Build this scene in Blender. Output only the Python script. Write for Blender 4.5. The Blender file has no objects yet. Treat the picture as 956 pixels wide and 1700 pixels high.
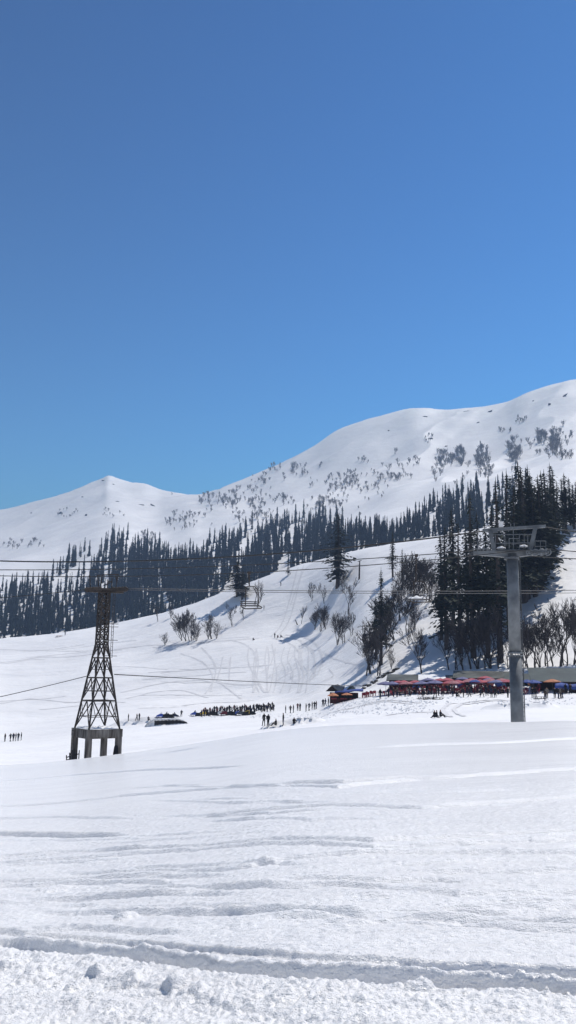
import bpy, bmesh, math, random, time
_T0 = time.time()
import numpy as np
from mathutils import Vector, Matrix
PI = math.pi
R = math.radians
random.seed(11)
S = bpy.context.scene
COL = S.collection

# ------------------------------------------------------------------ camera, sky, sun, exposure
FPX, CX, CY = 1450.0, 478.0, 850.0
PITCH, ROLL, CAMZ = R(10.55), 0.016, 1.8
cam_d = bpy.data.cameras.new('camera'); cam = bpy.data.objects.new('camera', cam_d); COL.objects.link(cam)
cam_d.sensor_fit = 'HORIZONTAL'; cam_d.sensor_width = 36.0; cam_d.lens = 36.0*FPX/956.0
cam_d.clip_start = 0.1; cam_d.clip_end = 30000
CM = (Matrix.Rotation(PI/2+PITCH, 4, 'X') @ Matrix.Rotation(ROLL, 4, 'Z'))
cam.matrix_world = Matrix.Translation((0, 0, CAMZ)) @ CM
S.camera = cam

SUN_AZ, SUN_EL = 44.0, 60.0      # azimuth clockwise from the view direction (+Y)
W = bpy.data.worlds.new('World'); S.world = W; W.use_nodes = True
wn = W.node_tree.nodes; wl = W.node_tree.links
bg = wn.get('Background') or wn.new('ShaderNodeBackground')
sky = wn.new('ShaderNodeTexSky'); sky.sky_type = 'NISHITA'; sky.sun_disc = False
sky.sun_elevation = R(SUN_EL); sky.sun_rotation = R(SUN_AZ)
sky.altitude = 0; sky.air_density = 1.0; sky.dust_density = 0.1; sky.ozone_density = 3.0
gm = wn.new('ShaderNodeGamma'); gm.inputs[1].default_value = 2.75     # deeper contrast, as the camera recorded this sky
wb = wn.new('ShaderNodeMix'); wb.data_type = 'RGBA'; wb.blend_type = 'MULTIPLY'; wb.inputs[0].default_value = 1.0
wb.inputs[7].default_value = (.195, .25, .138, 1)
wl.new(sky.outputs[0], gm.inputs[0]); wl.new(gm.outputs[0], wb.inputs[6]); wl.new(wb.outputs[2], bg.inputs[0]); bg.inputs[1].default_value = 0.05
ld = bpy.data.lights.new('sun', 'SUN'); ld.energy = 4.9; ld.angle = R(0.5); ld.color = (1.0, 0.95, 0.885)
sun = bpy.data.objects.new('sun', ld); COL.objects.link(sun)
sd = Vector((math.sin(R(SUN_AZ))*math.cos(R(SUN_EL)), math.cos(R(SUN_AZ))*math.cos(R(SUN_EL)), math.sin(R(SUN_EL))))
sun.rotation_euler = sd.to_track_quat('Z', 'Y').to_euler(); sun.location = (60, 20, 80)
S.view_settings.view_transform = 'Standard'; S.view_settings.look = 'None'
S.view_settings.exposure = 0.12; S.view_settings.gamma = 1.0; S.view_settings.use_curve_mapping = False
S.render.engine = 'CYCLES'
try:
    S.cycles.use_denoising = True
    S.cycles.max_bounces = 6; S.cycles.diffuse_bounces = 3; S.cycles.volume_bounces = 0
    S.cycles.transparent_max_bounces = 8
except Exception: pass

# ------------------------------------------------------------------ materials
def mat(name, col, rough=0.8, spec=0.3, metal=0.0, var=0.0, scale=2.0, bump=0.0, bscale=20.0, col2=None, coord='Object'):
    m = bpy.data.materials.new(name); m.use_nodes = True
    n = m.node_tree.nodes; l = m.node_tree.links; b = n['Principled BSDF']
    b.inputs['Base Color'].default_value = (*col, 1); b.inputs['Roughness'].default_value = rough
    b.inputs['Specular IOR Level'].default_value = spec; b.inputs['Metallic'].default_value = metal
    if var or bump:
        tc = n.new('ShaderNodeTexCoord')
    if var:
        nt = n.new('ShaderNodeTexNoise'); nt.inputs['Scale'].default_value = scale; nt.inputs['Detail'].default_value = 6
        l.new(tc.outputs[coord], nt.inputs['Vector'])
        mr = n.new('ShaderNodeMapRange'); mr.inputs[1].default_value = .35; mr.inputs[2].default_value = .65
        l.new(nt.outputs[0], mr.inputs[0])
        mx = n.new('ShaderNodeMix'); mx.data_type = 'RGBA'
        c2 = col2 if col2 else tuple(c*(1-var) for c in col)
        mx.inputs[6].default_value = (*col, 1); mx.inputs[7].default_value = (*c2, 1)
        l.new(mr.outputs[0], mx.inputs[0]); l.new(mx.outputs[2], b.inputs['Base Color'])
    if bump:
        nb = n.new('ShaderNodeTexNoise'); nb.inputs['Scale'].default_value = bscale; nb.inputs['Detail'].default_value = 5
        l.new(tc.outputs[coord], nb.inputs['Vector'])
        bp = n.new('ShaderNodeBump'); bp.inputs['Strength'].default_value = 1.0; bp.inputs['Distance'].default_value = bump
        l.new(nb.outputs[0], bp.inputs['Height']); l.new(bp.outputs[0], b.inputs['Normal'])
    return m

def snow_material(name, layers, rough=0.55, spec=0.25, col=(.87, .87, .87), col2=(.81, .81, .815), vscale=.2, stretch=None):
    """layers: (noise scale, bump distance) pairs in metres, stacked"""
    m = bpy.data.materials.new(name); m.use_nodes = True
    n = m.node_tree.nodes; l = m.node_tree.links; b = n['Principled BSDF']
    b.inputs['Roughness'].default_value = rough; b.inputs['Specular IOR Level'].default_value = spec
    tc = n.new('ShaderNodeTexCoord'); src = tc.outputs['Object']
    prev = None
    for sc, dist, st in layers:
        mp = n.new('ShaderNodeMapping'); mp.inputs['Scale'].default_value = st
        l.new(src, mp.inputs['Vector'])
        nt = n.new('ShaderNodeTexNoise'); nt.inputs['Scale'].default_value = sc; nt.inputs['Detail'].default_value = 4
        nt.inputs['Roughness'].default_value = .6
        l.new(mp.outputs[0], nt.inputs['Vector'])
        bp = n.new('ShaderNodeBump'); bp.inputs['Distance'].default_value = dist; bp.inputs['Strength'].default_value = 1
        l.new(nt.outputs[0], bp.inputs['Height'])
        if prev: l.new(prev.outputs[0], bp.inputs['Normal'])
        prev = bp
    if prev: l.new(prev.outputs[0], b.inputs['Normal'])
    nt = n.new('ShaderNodeTexNoise'); nt.inputs['Scale'].default_value = vscale; nt.inputs['Detail'].default_value = 7
    mp = n.new('ShaderNodeMapping'); mp.inputs['Scale'].default_value = stretch or (1, 1, 1)
    l.new(src, mp.inputs['Vector']); l.new(mp.outputs[0], nt.inputs['Vector'])
    mr = n.new('ShaderNodeMapRange'); mr.inputs[1].default_value = .38; mr.inputs[2].default_value = .62
    l.new(nt.outputs[0], mr.inputs[0])
    mx = n.new('ShaderNodeMix'); mx.data_type = 'RGBA'
    mx.inputs[6].default_value = (*col, 1); mx.inputs[7].default_value = (*col2, 1)
    l.new(mr.outputs[0], mx.inputs[0]); l.new(mx.outputs[2], b.inputs['Base Color'])
    return m

M = {}
M['snow_near'] = snow_material('snow_near', [(1.6, .07, (.22, 1, 1)), (7.0, .03, (.22, 1, 1)), (26, .018, (.6, 1, 1)), (90, .010, (1, 1, 1))],
                               rough=.25, spec=.6, col=(.95, .945, .935), col2=(.90, .895, .89), vscale=.8, stretch=(.2, 1.3, 1))
M['snow_mid'] = snow_material('snow_mid', [(.12, .9, (.4, 1, 1)), (.7, .2, (.5, 1, 1)), (3.5, .05, (.3, 1, 1))], rough=.6, spec=.2, vscale=.05,
                              col=(.87, .87, .87), col2=(.81, .81, .815), stretch=(.5, 1.3, 1))
M['snow_far'] = snow_material('snow_far', [(.012, 3.0, (1, 1, 1)), (.06, .8, (1, 1, 1))], rough=.6, spec=.15, vscale=.01, col=(.94, .935, .925), col2=(.90, .895, .89))
M['snow_pile'] = snow_material('snow_pile', [(2, .1, (1, 1, 1))], rough=.6, spec=.2)
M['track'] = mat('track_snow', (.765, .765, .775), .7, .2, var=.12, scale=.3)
M['needles'] = mat('fir_needles', (.022, .031, .024), .85, .1, var=.5, scale=.5, col2=(.05, .058, .042))
M['needles_far'] = mat('forest_needles', (.022, .034, .030), .9, .05, var=.4, scale=.2)
_n = M['needles_far'].node_tree.nodes; _l = M['needles_far'].node_tree.links
_mx = [k for k in _n if k.type == 'MIX'][0]; _hs = _n.new('ShaderNodeHueSaturation'); _oi = _n.new('ShaderNodeObjectInfo'); _ge = _n.new('ShaderNodeNewGeometry')
_ad = _n.new('ShaderNodeMath'); _ad.operation = 'ADD'; _mr = _n.new('ShaderNodeMapRange'); _mr.inputs[2].default_value = 2.0; _mr.inputs[3].default_value = .45; _mr.inputs[4].default_value = 1.9
_l.new(_oi.outputs['Random'], _ad.inputs[0]); _l.new(_ge.outputs['Random Per Island'], _ad.inputs[1]); _l.new(_ad.outputs[0], _mr.inputs[0])
_l.new(_mr.outputs[0], _hs.inputs['Value']); _l.new(_mx.outputs[2], _hs.inputs['Color']); _l.new(_hs.outputs[0], _n['Principled BSDF'].inputs['Base Color'])
M['bark'] = mat('bark', (.075, .062, .055), .9, .1, var=.4, scale=1.5, bump=.03, bscale=6)
M['bark_pale'] = mat('twig_bark', (.085, .074, .07), .9, .1, var=.35, scale=1)
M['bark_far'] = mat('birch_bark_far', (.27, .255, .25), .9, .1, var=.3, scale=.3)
M['galv'] = mat('galvanised_steel', (.20, .215, .225), .6, .4, .3, var=.35, scale=1.3, col2=(.10, .11, .12), bump=.004, bscale=8)
M['galv_dark'] = mat('weathered_steel', (.10, .108, .115), .6, .4, .3, var=.4, scale=4)
M['rust_steel'] = mat('dark_rusty_steel', (.035, .032, .030), .75, .3, .2, var=.5, scale=2, col2=(.075, .06, .05))
M['cable'] = mat('steel_rope', (.035, .036, .038), .6, .4, .3, var=.2, scale=3)
M['cable_pale'] = mat('worn_rope', (.10, .10, .105), .6, .4, .2, var=.2, scale=3)
def concrete():
    m = mat('stained_concrete', (.21, .20, .185), .9, .2, var=.5, scale=1.4, col2=(.05, .042, .036), bump=.02, bscale=5)
    n = m.node_tree.nodes; l = m.node_tree.links
    for x in n:
        if x.type == 'TEX_NOISE' and abs(x.inputs['Scale'].default_value-1.4) < .01:
            mp = n.new('ShaderNodeMapping'); mp.inputs['Scale'].default_value = (2.6, 2.6, .35)
            tc = [k for k in n if k.type == 'TEX_COORD'][0]
            l.new(tc.outputs['Object'], mp.inputs['Vector']); l.new(mp.outputs[0], x.inputs['Vector'])
    return m
M['concrete'] = concrete()
M['rubber'] = mat('black_rubber', (.02, .02, .022), .7, .3, var=.2, scale=8)
M['seat'] = mat('chair_slats', (.16, .16, .165), .6, .3, var=.3, scale=5)
M['black'] = mat('black_cloth', (.018, .018, .022), .85, .15, var=.3, scale=3)
M['navy'] = mat('navy_cloth', (.022, .028, .06), .85, .15, var=.3, scale=3)
M['brown'] = mat('brown_cloth', (.07, .05, .04), .85, .15, var=.3, scale=3)
M['maroon'] = mat('maroon_cloth', (.12, .02, .03), .85, .15, var=.3, scale=3)
M['beige'] = mat('beige_cloth', (.25, .22, .18), .85, .15, var=.3, scale=3)
M['skin'] = mat('skin', (.32, .19, .13), .6, .3, var=.1, scale=9)
M['red'] = mat('red_canvas', (.42, .075, .09), .75, .2, var=.45, scale=.9, col2=(.36, .10, .13))
M['pink'] = mat('faded_red_canvas', (.42, .18, .20), .75, .2, var=.3, scale=.9)
M['blue'] = mat('blue_canvas', (.04, .08, .30), .7, .25, var=.3, scale=.9)
M['purple'] = mat('faded_blue_canvas', (.19, .19, .34), .75, .2, var=.3, scale=.9)
M['orange'] = mat('orange_canvas', (.60, .25, .13), .75, .2, var=.3, scale=.9)
M['redplastic'] = mat('red_plastic', (.28, .02, .035), .45, .4, var=.3, scale=2)
M['yellow'] = mat('yellow_paint', (.72, .48, .04), .4, .5, var=.2, scale=2)
M['bluepaint'] = mat('blue_paint', (.04, .09, .42), .4, .5, var=.2, scale=2)
M['whitepaint'] = mat('white_paint', (.7, .7, .7), .5, .4, var=.2, scale=2)
M['darkwood'] = mat('dark_wood', (.045, .03, .027), .85, .2, var=.5, scale=1.2)
M['redwood'] = mat('red_stained_wood', (.11, .028, .026), .8, .2, var=.5, scale=1.2)
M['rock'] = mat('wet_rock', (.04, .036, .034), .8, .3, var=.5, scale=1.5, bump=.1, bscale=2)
def corrugated(name, c, c2, freq=4.0):
    m = mat(name, c, .55, .4, .25, var=.5, scale=.35, col2=c2)
    n = m.node_tree.nodes; l = m.node_tree.links; b = n['Principled BSDF']
    tc = [k for k in n if k.type == 'TEX_COORD'][0]
    wv = n.new('ShaderNodeTexWave'); wv.inputs['Scale'].default_value = freq; wv.bands_direction = 'X'
    l.new(tc.outputs['Object'], wv.inputs['Vector'])
    bp = n.new('ShaderNodeBump'); bp.inputs['Distance'].default_value = .04
    l.new(wv.outputs[1], bp.inputs['Height']); l.new(bp.outputs[0], b.inputs['Normal'])
    return m
M['roof_green'] = corrugated('corrugated_roof_grey_green', (.105, .13, .12), (.075, .09, .088))
M['roof_grey'] = corrugated('corrugated_roof_pale', (.16, .17, .155), (.06, .065, .06))

# ------------------------------------------------------------------ object helpers
def tag(o, label=None, cat=None, group=None, kind=None):
    if label: o['label'] = label
    if cat: o['category'] = cat
    if group: o['group'] = group
    if kind: o['kind'] = kind
    return o
def empty(name, loc, rz=0.0, label=None, cat=None, group=None):
    o = bpy.data.objects.new(name, None); COL.objects.link(o); o.empty_display_size = .3
    o.location = loc; o.rotation_euler = (0, 0, rz)
    return tag(o, label, cat, group)
class MB:
    def __init__(s): s.v = []; s.f = []; s.m = []
    def add(s, vs, fs, mi=0):
        k = len(s.v); s.v += [tuple(v) for v in vs]; s.f += [tuple(i+k for i in f) for f in fs]; s.m += [mi]*len(fs)
        return s
    def box(s, x0, x1, y0, y1, z0, z1, mi=0):
        v = [(x, y, z) for z in (z0, z1) for y in (y0, y1) for x in (x0, x1)]
        return s.add(v, [(0,2,3,1),(4,5,7,6),(0,1,5,4),(2,6,7,3),(0,4,6,2),(1,3,7,5)], mi)
    def bar(s, a, b, w, d=None, mi=0):
        a = Vector(a); b = Vector(b); t = (b-a)
        if t.length < 1e-6: return s
        t.normalize(); up = Vector((0,0,1)) if abs(t.z) < .95 else Vector((0,1,0))
        n = t.cross(up).normalized(); u = n.cross(t); d = d or w
        vs = []
        for p in (a, b):
            for i, j in ((-1,-1),(1,-1),(1,1),(-1,1)): vs.append(p+n*i*w/2+u*j*d/2)
        return s.add(vs, [(0,1,2,3),(7,6,5,4),(0,4,5,1),(1,5,6,2),(2,6,7,3),(3,7,4,0)], mi)
    def tube(s, pts, rad, n=8, mi=0, cap=True):
        pts = [Vector(p) for p in pts]; k = len(pts)
        if not hasattr(rad, '__len__'): rad = [rad]*k
        vs = []; u0 = None
        for i, p in enumerate(pts):
            t = (pts[min(i+1, k-1)]-pts[max(i-1, 0)])
            if t.length < 1e-9: t = Vector((0,0,1))
            t.normalize()
            if u0 is None: u0 = t.orthogonal().normalized()
            u0 = (u0-t*u0.dot(t)).normalized(); w = t.cross(u0)
            for j in range(n):
                a = 2*PI*j/n; vs.append(p+(u0*math.cos(a)+w*math.sin(a))*rad[i])
        fs = [(i*n+j, i*n+(j+1)%n, (i+1)*n+(j+1)%n, (i+1)*n+j) for i in range(k-1) for j in range(n)]
        if cap: fs += [tuple(range(n-1, -1, -1)), tuple(range((k-1)*n, k*n))]
        return s.add(vs, fs, mi)
    def disc_wheel(s, c, axis, r, w, n=16, mi=0):
        a = Vector(axis).normalized()*w/2; c = Vector(c)
        return s.tube([c-a, c-a*.99, c+a*.99, c+a], [r*.6, r, r, r*.6], n, mi)
    def ring(s, c, axis, r, rt, n=16, m=6, mi=0):
        ax = Vector(axis).normalized(); u = ax.orthogonal().normalized(); w = ax.cross(u); c = Vector(c); vs = []
        for i in range(n):
            a = 2*PI*i/n; d = u*math.cos(a)+w*math.sin(a)
            for j in range(m):
                b = 2*PI*j/m; vs.append(c+d*(r+rt*math.cos(b))+ax*rt*math.sin(b))
        fs = [(i*m+j, i*m+(j+1)%m, ((i+1)%n)*m+(j+1)%m, ((i+1)%n)*m+j) for i in range(n) for j in range(m)]
        return s.add(vs, fs, mi)
    def mesh(s, name, mats, smooth=False):
        me = bpy.data.meshes.new(name); me.from_pydata(s.v, [], s.f)
        for m in (mats if isinstance(mats, (list, tuple)) else [mats]): me.materials.append(m)
        if any(s.m): me.polygons.foreach_set('material_index', s.m)
        if smooth: me.polygons.foreach_set('use_smooth', [True]*len(s.f))
        me.update(); return me
    def build(s, name, mats, parent=None, smooth=False):
        o = bpy.data.objects.new(name, s.mesh(name, mats, smooth)); COL.objects.link(o)
        if parent: o.parent = parent
        return o
def linkmesh(name, me, parent=None, loc=None, rz=0, sc=None):
    o = bpy.data.objects.new(name, me); COL.objects.link(o)
    if parent: o.parent = parent
    if loc is not None: o.location = loc
    o.rotation_euler = (0, 0, rz)
    if sc: o.scale = sc if hasattr(sc, '__len__') else (sc, sc, sc)
    return o
def copy_tree(o, parent=None):
    c = o.copy(); COL.objects.link(c)
    if parent: c.parent = parent
    for ch in list(o.children): copy_tree(ch, c)
    return c

# ------------------------------------------------------------------ terrain: heights over (azimuth, distance) from surveyed rings
def ray(x, y):
    d = CM.to_3x3() @ Vector((x-CX, CY-y, -FPX))
    h = math.hypot(d.x, d.y)
    return math.atan2(d.x, d.y), d.z/h
def pchip(xk, yk, x):
    xk = np.asarray(xk, float); yk = np.asarray(yk, float); x = np.asarray(x, float)
    h = np.diff(xk); dl = np.diff(yk)/h; n = len(xk); d = np.zeros(n)
    for i in range(1, n-1):
        if dl[i-1]*dl[i] > 0:
            w1 = 2*h[i]+h[i-1]; w2 = h[i]+2*h[i-1]; d[i] = (w1+w2)/(w1/dl[i-1]+w2/dl[i])
    d[0] = dl[0]; d[-1] = dl[-1]
    xc = np.clip(x, xk[0], xk[-1]); i = np.clip(np.searchsorted(xk, xc)-1, 0, n-2)
    t = (xc-xk[i])/h[i]
    return ((1+2*t)*(1-t)**2*yk[i]+t*(1-t)**2*h[i]*d[i]+t*t*(3-2*t)*yk[i+1]+t*t*(t-1)*h[i]*d[i+1])
def ring(pts):
    """pts: (photo x, photo y, distance) -> azimuth, distance, height"""
    a = []; r = []; z = []
    for x, y, d in pts:
        az, te = ray(x, y); a.append(az); r.append(d); z.append(CAMZ+d*te)
    a = [-PI, -1.6]+a+[1.6, PI]; r = [r[0], r[0]]+r+[r[-1], r[-1]]; z = [z[0]*.8, z[0]*.9]+z+[z[-1]*.9, z[-1]*.8]
    return np.array(a), np.array(r, float), np.array(z)
CREST = [(0,1270,76),(110,1262,75),(210,1250,72),(350,1230,67),(450,1214,62),(560,1204,58),(700,1201,54),(857,1199,52),(956,1197,51)]
RINGS = [ring(CREST)]
ca, cr, cz = RINGS[0]
RINGS.append((ca, cr+11, CAMZ+(cz-CAMZ)*(cr+11)/cr-.35-.75*np.clip((ca+.1)/.3, 0, 1)))
RINGS += [ring(p) for p in [
 [(0,1252,128),(200,1232,126),(330,1218,124),(450,1207,120),(560,1197,116),(750,1192,112),(956,1188,108)],
 [(0,1232,195),(150,1214,200),(230,1200,212),(330,1190,215),(450,1184,200),(520,1180,180),(560,1170,165),(650,1160,152),(750,1158,150),(850,1160,148),(956,1160,146)],
 [(0,1212,255),(200,1184,262),(330,1174,262),(450,1166,250),(540,1153,215),(620,1140,195),(700,1128,184),(800,1126,180),(956,1124,178)],
 [(0,1130,360),(200,1100,355),(400,1062,340),(500,1052,330),(560,1050,300),(610,1060,262),(700,1040,246),(800,1010,242),(956,975,240)],
 [(-200,1075,520),(0,1058,500),(60,1053,495),(120,1046,490),(180,1036,485),(280,1012,470),(340,996,455),(400,972,440),(450,954,425),(500,938,410),(560,922,395),(620,908,380),(700,893,365),(760,882,355),(850,866,345),(956,842,335),(1200,800,330)],
 [(0,1110,700),(200,1090,690),(400,1030,670),(600,960,640),(800,915,600),(956,890,580)],
 [(0,1008,960),(100,990,960),(200,965,980),(330,942,980),(480,915,950),(620,880,920),(760,850,880),(956,812,840)],
 [(-100,960,1400),(0,935,1400),(100,918,1400),(200,885,1420),(270,893,1430),(330,872,1430),(480,838,1400),(600,824,1350),(660,806,1300),(720,797,1280),(800,785,1250),(880,772,1220),(956,752,1200)],
 [(-100,918,1900),(0,895,1900),(100,868,1900),(200,840,1900),(270,852,1850),(330,845,1800),(400,822,1780),(480,796,1750),(600,775,1700),(700,758,1650),(800,745,1600),(880,725,1560),(956,706,1540)],
 [(-300,880,3100),(-60,850,3000),(0,846,2950),(60,832,2900),(110,818,2850),(150,802,2800),(170,794,2780),(180,789,2770),(192,793,2770),(215,800,2760),(240,803,2740),(270,814,2700),(330,821,2560),(365,810,2450),(400,797,2400),(440,780,2350),(480,762,2300),(520,741,2280),(560,714,2280),(600,699,2300),(640,688,2330),(690,677,2350),(740,680,2380),(790,676,2380),(835,669,2350),(870,654,2320),(910,640,2300),(956,630,2280),(1200,600,2300)],
]]
ra, rr, rz_ = RINGS[-1]
RINGS.append((ra, rr+900, rz_-260))
RINGS.append((ra, rr+3200, rz_*0+20))
SKY_A = None
def hash2(ix, iy, s):
    n = (ix.astype(np.int64)*374761393+iy.astype(np.int64)*668265263+s*1442695041) & 0x7fffffff
    n = ((n ^ (n >> 13))*1274126177) & 0x7fffffff
    return ((n ^ (n >> 16)) & 0xffff)/65535.0
def vnoise(x, y, s=0):
    ix = np.floor(x); iy = np.floor(y); fx = x-ix; fy = y-iy
    fx = fx*fx*fx*(fx*(fx*6-15)+10); fy = fy*fy*fy*(fy*(fy*6-15)+10)
    a = hash2(ix, iy, s); b = hash2(ix+1, iy, s); c = hash2(ix, iy+1, s); d = hash2(ix+1, iy+1, s)
    return (a*(1-fx)+b*fx)*(1-fy)+(c*(1-fx)+d*fx)*fy-.5
def fbm(x, y, s=0, o=4, g=.5):
    t = 0; a = 1
    for i in range(o):
        t = t+a*vnoise(x+17.3*i, y-9.1*i, s+i); a *= g
        x, y = (x*.8-y*.6)*2.03, (x*.6+y*.8)*2.03
    return t
def sstep(a, b, x):
    t = np.clip((x-a)/np.where(np.abs(b-a) < 1e-9, 1e-9, b-a), 0, 1); return t*t*(3-2*t)
# the ruts pressed into the near snow: photo points unprojected on the near slope
def knots(az):
    az = np.atleast_1d(az)
    rs = np.stack([pchip(a, r, az) for a, r, z in RINGS]); zs = np.stack([pchip(a, z, az) for a, r, z in RINGS])
    return rs, zs
def near_slope(az):
    rs, zs = knots(az); return zs[0]/rs[0]     # ground falls linearly from z=0 under the camera to the crest
def unproject_near(x, y):
    az, te = ray(x, y); sl = near_slope(np.array([az]))[0]
    r = CAMZ/(sl-te); return az, r
def curve_az(pts):
    q = [unproject_near(x, y) for x, y in pts]; q = [(-PI, q[0][1])]+q+[(PI, q[-1][1])]
    return [a for a, r in q], [r for a, r in q]
GROOVES = []
def groove(pts, dp):
    q = sorted(unproject_near(x, y) for x, y in pts); GROOVES.append(([a for a, r in q], [r for a, r in q], q[0][0], q[-1][0], dp))
groove([(-200,1382),(0,1379),(225,1374)], .12); groove([(440,1297),(570,1290),(760,1281)], .10)
groove([(-200,1412),(100,1404),(330,1398),(620,1391),(1100,1378)], .05); groove([(-200,1420),(200,1411),(620,1404),(1100,1393)], .045)
groove([(-200,1452),(400,1436),(1100,1424)], .05); groove([(-200,1490),(300,1480),(760,1484),(1100,1488)], .035); groove([(330,1516),(600,1518),(760,1527),(1100,1546)], .05)
groove([(430,1524),(700,1530),(880,1543),(1100,1560)], .04); groove([(-200,1335),(200,1318),(560,1298),(1100,1270)], .07); groove([(300,1350),(700,1334),(1100,1316)], .06)
groove([(-200,1300),(120,1288),(420,1266)], .07); groove([(600,1240),(820,1232),(1100,1226)], .08); groove([(-200,1545),(120,1540),(330,1552)], .03)
_rg = random.Random(5)
for _ in range(46):
    x0 = _rg.uniform(-150, 800); y0 = _rg.uniform(1262, 1530); L_ = _rg.uniform(120, 420); sl_ = _rg.uniform(-.055, .0)*(1 if y0 < 1450 else .4)
    groove([(x0, y0), (x0+L_*.5, y0+L_*.5*sl_+_rg.uniform(-2, 2)), (x0+L_, y0+L_*sl_)], _rg.uniform(.02, .045))
RUT1 = curve_az([(-150,1560),(0,1561),(150,1570),(280,1582),(400,1597),(520,1604),(650,1612),(760,1616),(860,1620),(956,1626),(1100,1640)])
RUT2 = curve_az([(-150,1536),(0,1541),(120,1549),(250,1560),(400,1572),(520,1580),(640,1588),(760,1594),(860,1597),(956,1602),(1100,1614)])
LUMPS = [(290,1636,.085,.085),(215,1628,.12,.07),(165,1615,.10,.06),(120,1640,.06,.06),(330,1648,.07,.04),(60,1620,.15,.05),(210,1522,.12,.045),(90,1472,.25,.04),(700,1640,.1,.04),(20,1600,.12,.05),(470,1655,.12,.03),(600,1660,.1,.03)]
MOUNDS = [(486,1203,4.4,9,.95,.7),(862,1174,5.2,8,.9,1.5),(232,1207,7,14,1.5,2.0),(600,1178,9,9,.5,4),(690,1180,8,8,.5,4)]
MOUND_R = {486: 122, 862: 126, 232: 205, 600: 150, 690: 132}
def relief(az, r, X, Y):
    """small scale relief added to the ring surface"""
    z = 0*X
    # near field
    nm = 1-sstep(40, 62, r)
    w = .20*fbm(X*.05, Y*.10, 3, 2)*sstep(6, 18, r)
    xr = X*.985+Y*.17; yr = -X*.17+Y*.985
    fade = 1-sstep(14, 34, r)
    w = w+(.03*fbm(xr*.09, yr*.4, 5, 1, .6)+.008*fade*fbm(xr*.3, yr*2.2, 6, 2, .6))*sstep(3, 9, r)
    w = w+fade*(.022*fbm(X*2.2, Y*3.5, 7, 4, .6)+.020*np.abs(fbm(X*8, Y*11, 8, 3, .6)))
    for cz_, crr, a0, a1, dp in (GROOVES if np.min(r) < 12 else []):
        rc_ = np.interp(az, cz_, crr)+.004*r*fbm(X*.5, Y*.5, 44, 2); ww = .0045*rc_+.02
        env = sstep(a0, a0+.04, az)*(1-sstep(a1-.04, a1, az))
        w = w-dp*env*np.exp(-((r-rc_)/ww)**2)+dp*.6*env*np.exp(-((r-rc_-2.2*ww)/ww)**2)
    z = z+nm*w*sstep(.5, 3, r)
    if np.min(r) < 12:
        wob = .04*fbm(X*1.6, Y*1.6, 31, 3, .55)
        r1 = pchip(*RUT1, az); r2 = pchip(*RUT2, az)
        d1 = r1+wob*1.3-r; d2 = r2+wob*.6-r           # positive on the camera side
        right = sstep(.05, .3, az)
        dep = .075+.04*sstep(-.25, -.08, az)
        z = z-(dep+.02)*sstep(-.01, .045+.02*sstep(-.12, -.24, az), d1)*(1-sstep(.10, .36, d1))
        z = z+.022*np.exp(-((d1+.06)/.07)**2)*(1+1.6*fbm(X*5, Y*5, 33, 4, .6))
        z = z-(.045+.05*right)*sstep(0, .04+.02*sstep(-.12, -.24, az), d2)*(1-sstep(.14, .32, d2))
        rough = sstep(-.1, .25, d1)
        z = z+rough*(.030*np.maximum(fbm(X*4.5, Y*4.5, 35, 5, .62), -.05)+.035*np.abs(fbm(X*15, Y*15, 36, 3, .6)))
        z = z+.05*right*np.exp(-((d1-.10)/.12)**2)*np.abs(fbm(X*6, Y*9, 41, 4, .65))*3
        # a second wheel track nearer the camera
        d3 = r1-.95+wob-r
        z = z-.022*sstep(0, .08, d3)*(1-sstep(.2, .6, d3))
        for lx, ly, rad, hh in LUMPS:
            a0, rr0 = unproject_near(lx, ly); px = rr0*math.sin(a0); py = rr0*math.cos(a0)
            q = ((X-px)**2+(Y-py)**2*1.3)/rad**2
            z = z+hh*np.clip(1-q*(1+.8*fbm(X*16, Y*16, 51, 2)), 0, 1)**.6*(1+.7*fbm(X*11, Y*11, 52, 3))
    # valley floor and hill
    mm = sstep(70, 130, r)*(1-sstep(560, 800, r))
    hillr = sstep(200, 300, r)
    z = z+mm*((.5+2.0*hillr)*fbm(X*.014, Y*.014, 61, 3)+.35*fbm(X*.07, Y*.11, 62, 3)*(.4+hillr))
    z = z+mm*(.06+.1*hillr)*fbm(X*.5, Y*.8, 63, 3)*(1-hillr*.6)
    if np.max(r) > 80:
        for mx, my, wx, wy, hh, cutm in MOUNDS:
            a0, te0 = ray(mx, my); R0_, cxm, cym = MOUND_R[mx], math.sin(a0), math.cos(a0)
            px = MOUND_R[mx]*cxm; py = MOUND_R[mx]*cym; u_ = ((X-px)*cym-(Y-py)*cxm)/wx; v_ = ((X-px)*cxm+(Y-py)*cym)
            v_ = v_+.25*np.sin(u_*5)+.15*np.sin(u_*11)
            side = np.clip(1-np.abs(u_)**3, 0, 1)**.7
            z = z+hh*side*(sstep(0, cutm, v_)*(1-sstep(cutm, wy, v_)))
    # mountain
    fm = sstep(700, 1200, r)
    u = (X*.78-Y*.62); v = (X*.62+Y*.78)       # gullies run down to the left
    sk = pchip(RINGS[-3][0], RINGS[-3][1], az); keep = .12+.88*sstep(0, 350, np.abs(r-sk))
    gul = 1-2*np.abs(fbm(u*.0042, v*.0016, 71, 4, .5))
    z = z+fm*keep*(17*(gul-.6)+14*fbm(X*.005, Y*.0035, 73, 2)+.8*fbm(X*.03, Y*.03, 75, 2))
    if SKY_A is not None: z = z+np.interp(az, SKY_A, SKY_D)*r*sstep(1000, 2000, r)
    z = z+fm*keep*sstep(1500, 1900, r)*9*(1-2*np.abs(fbm(u*.006, v*.0018, 77, 2))-.6)
    return z
def column(az):
    """ring heights along one azimuth, as function of r"""
    rs, zs = knots(az); return rs[:, 0], zs[:, 0]
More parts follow.
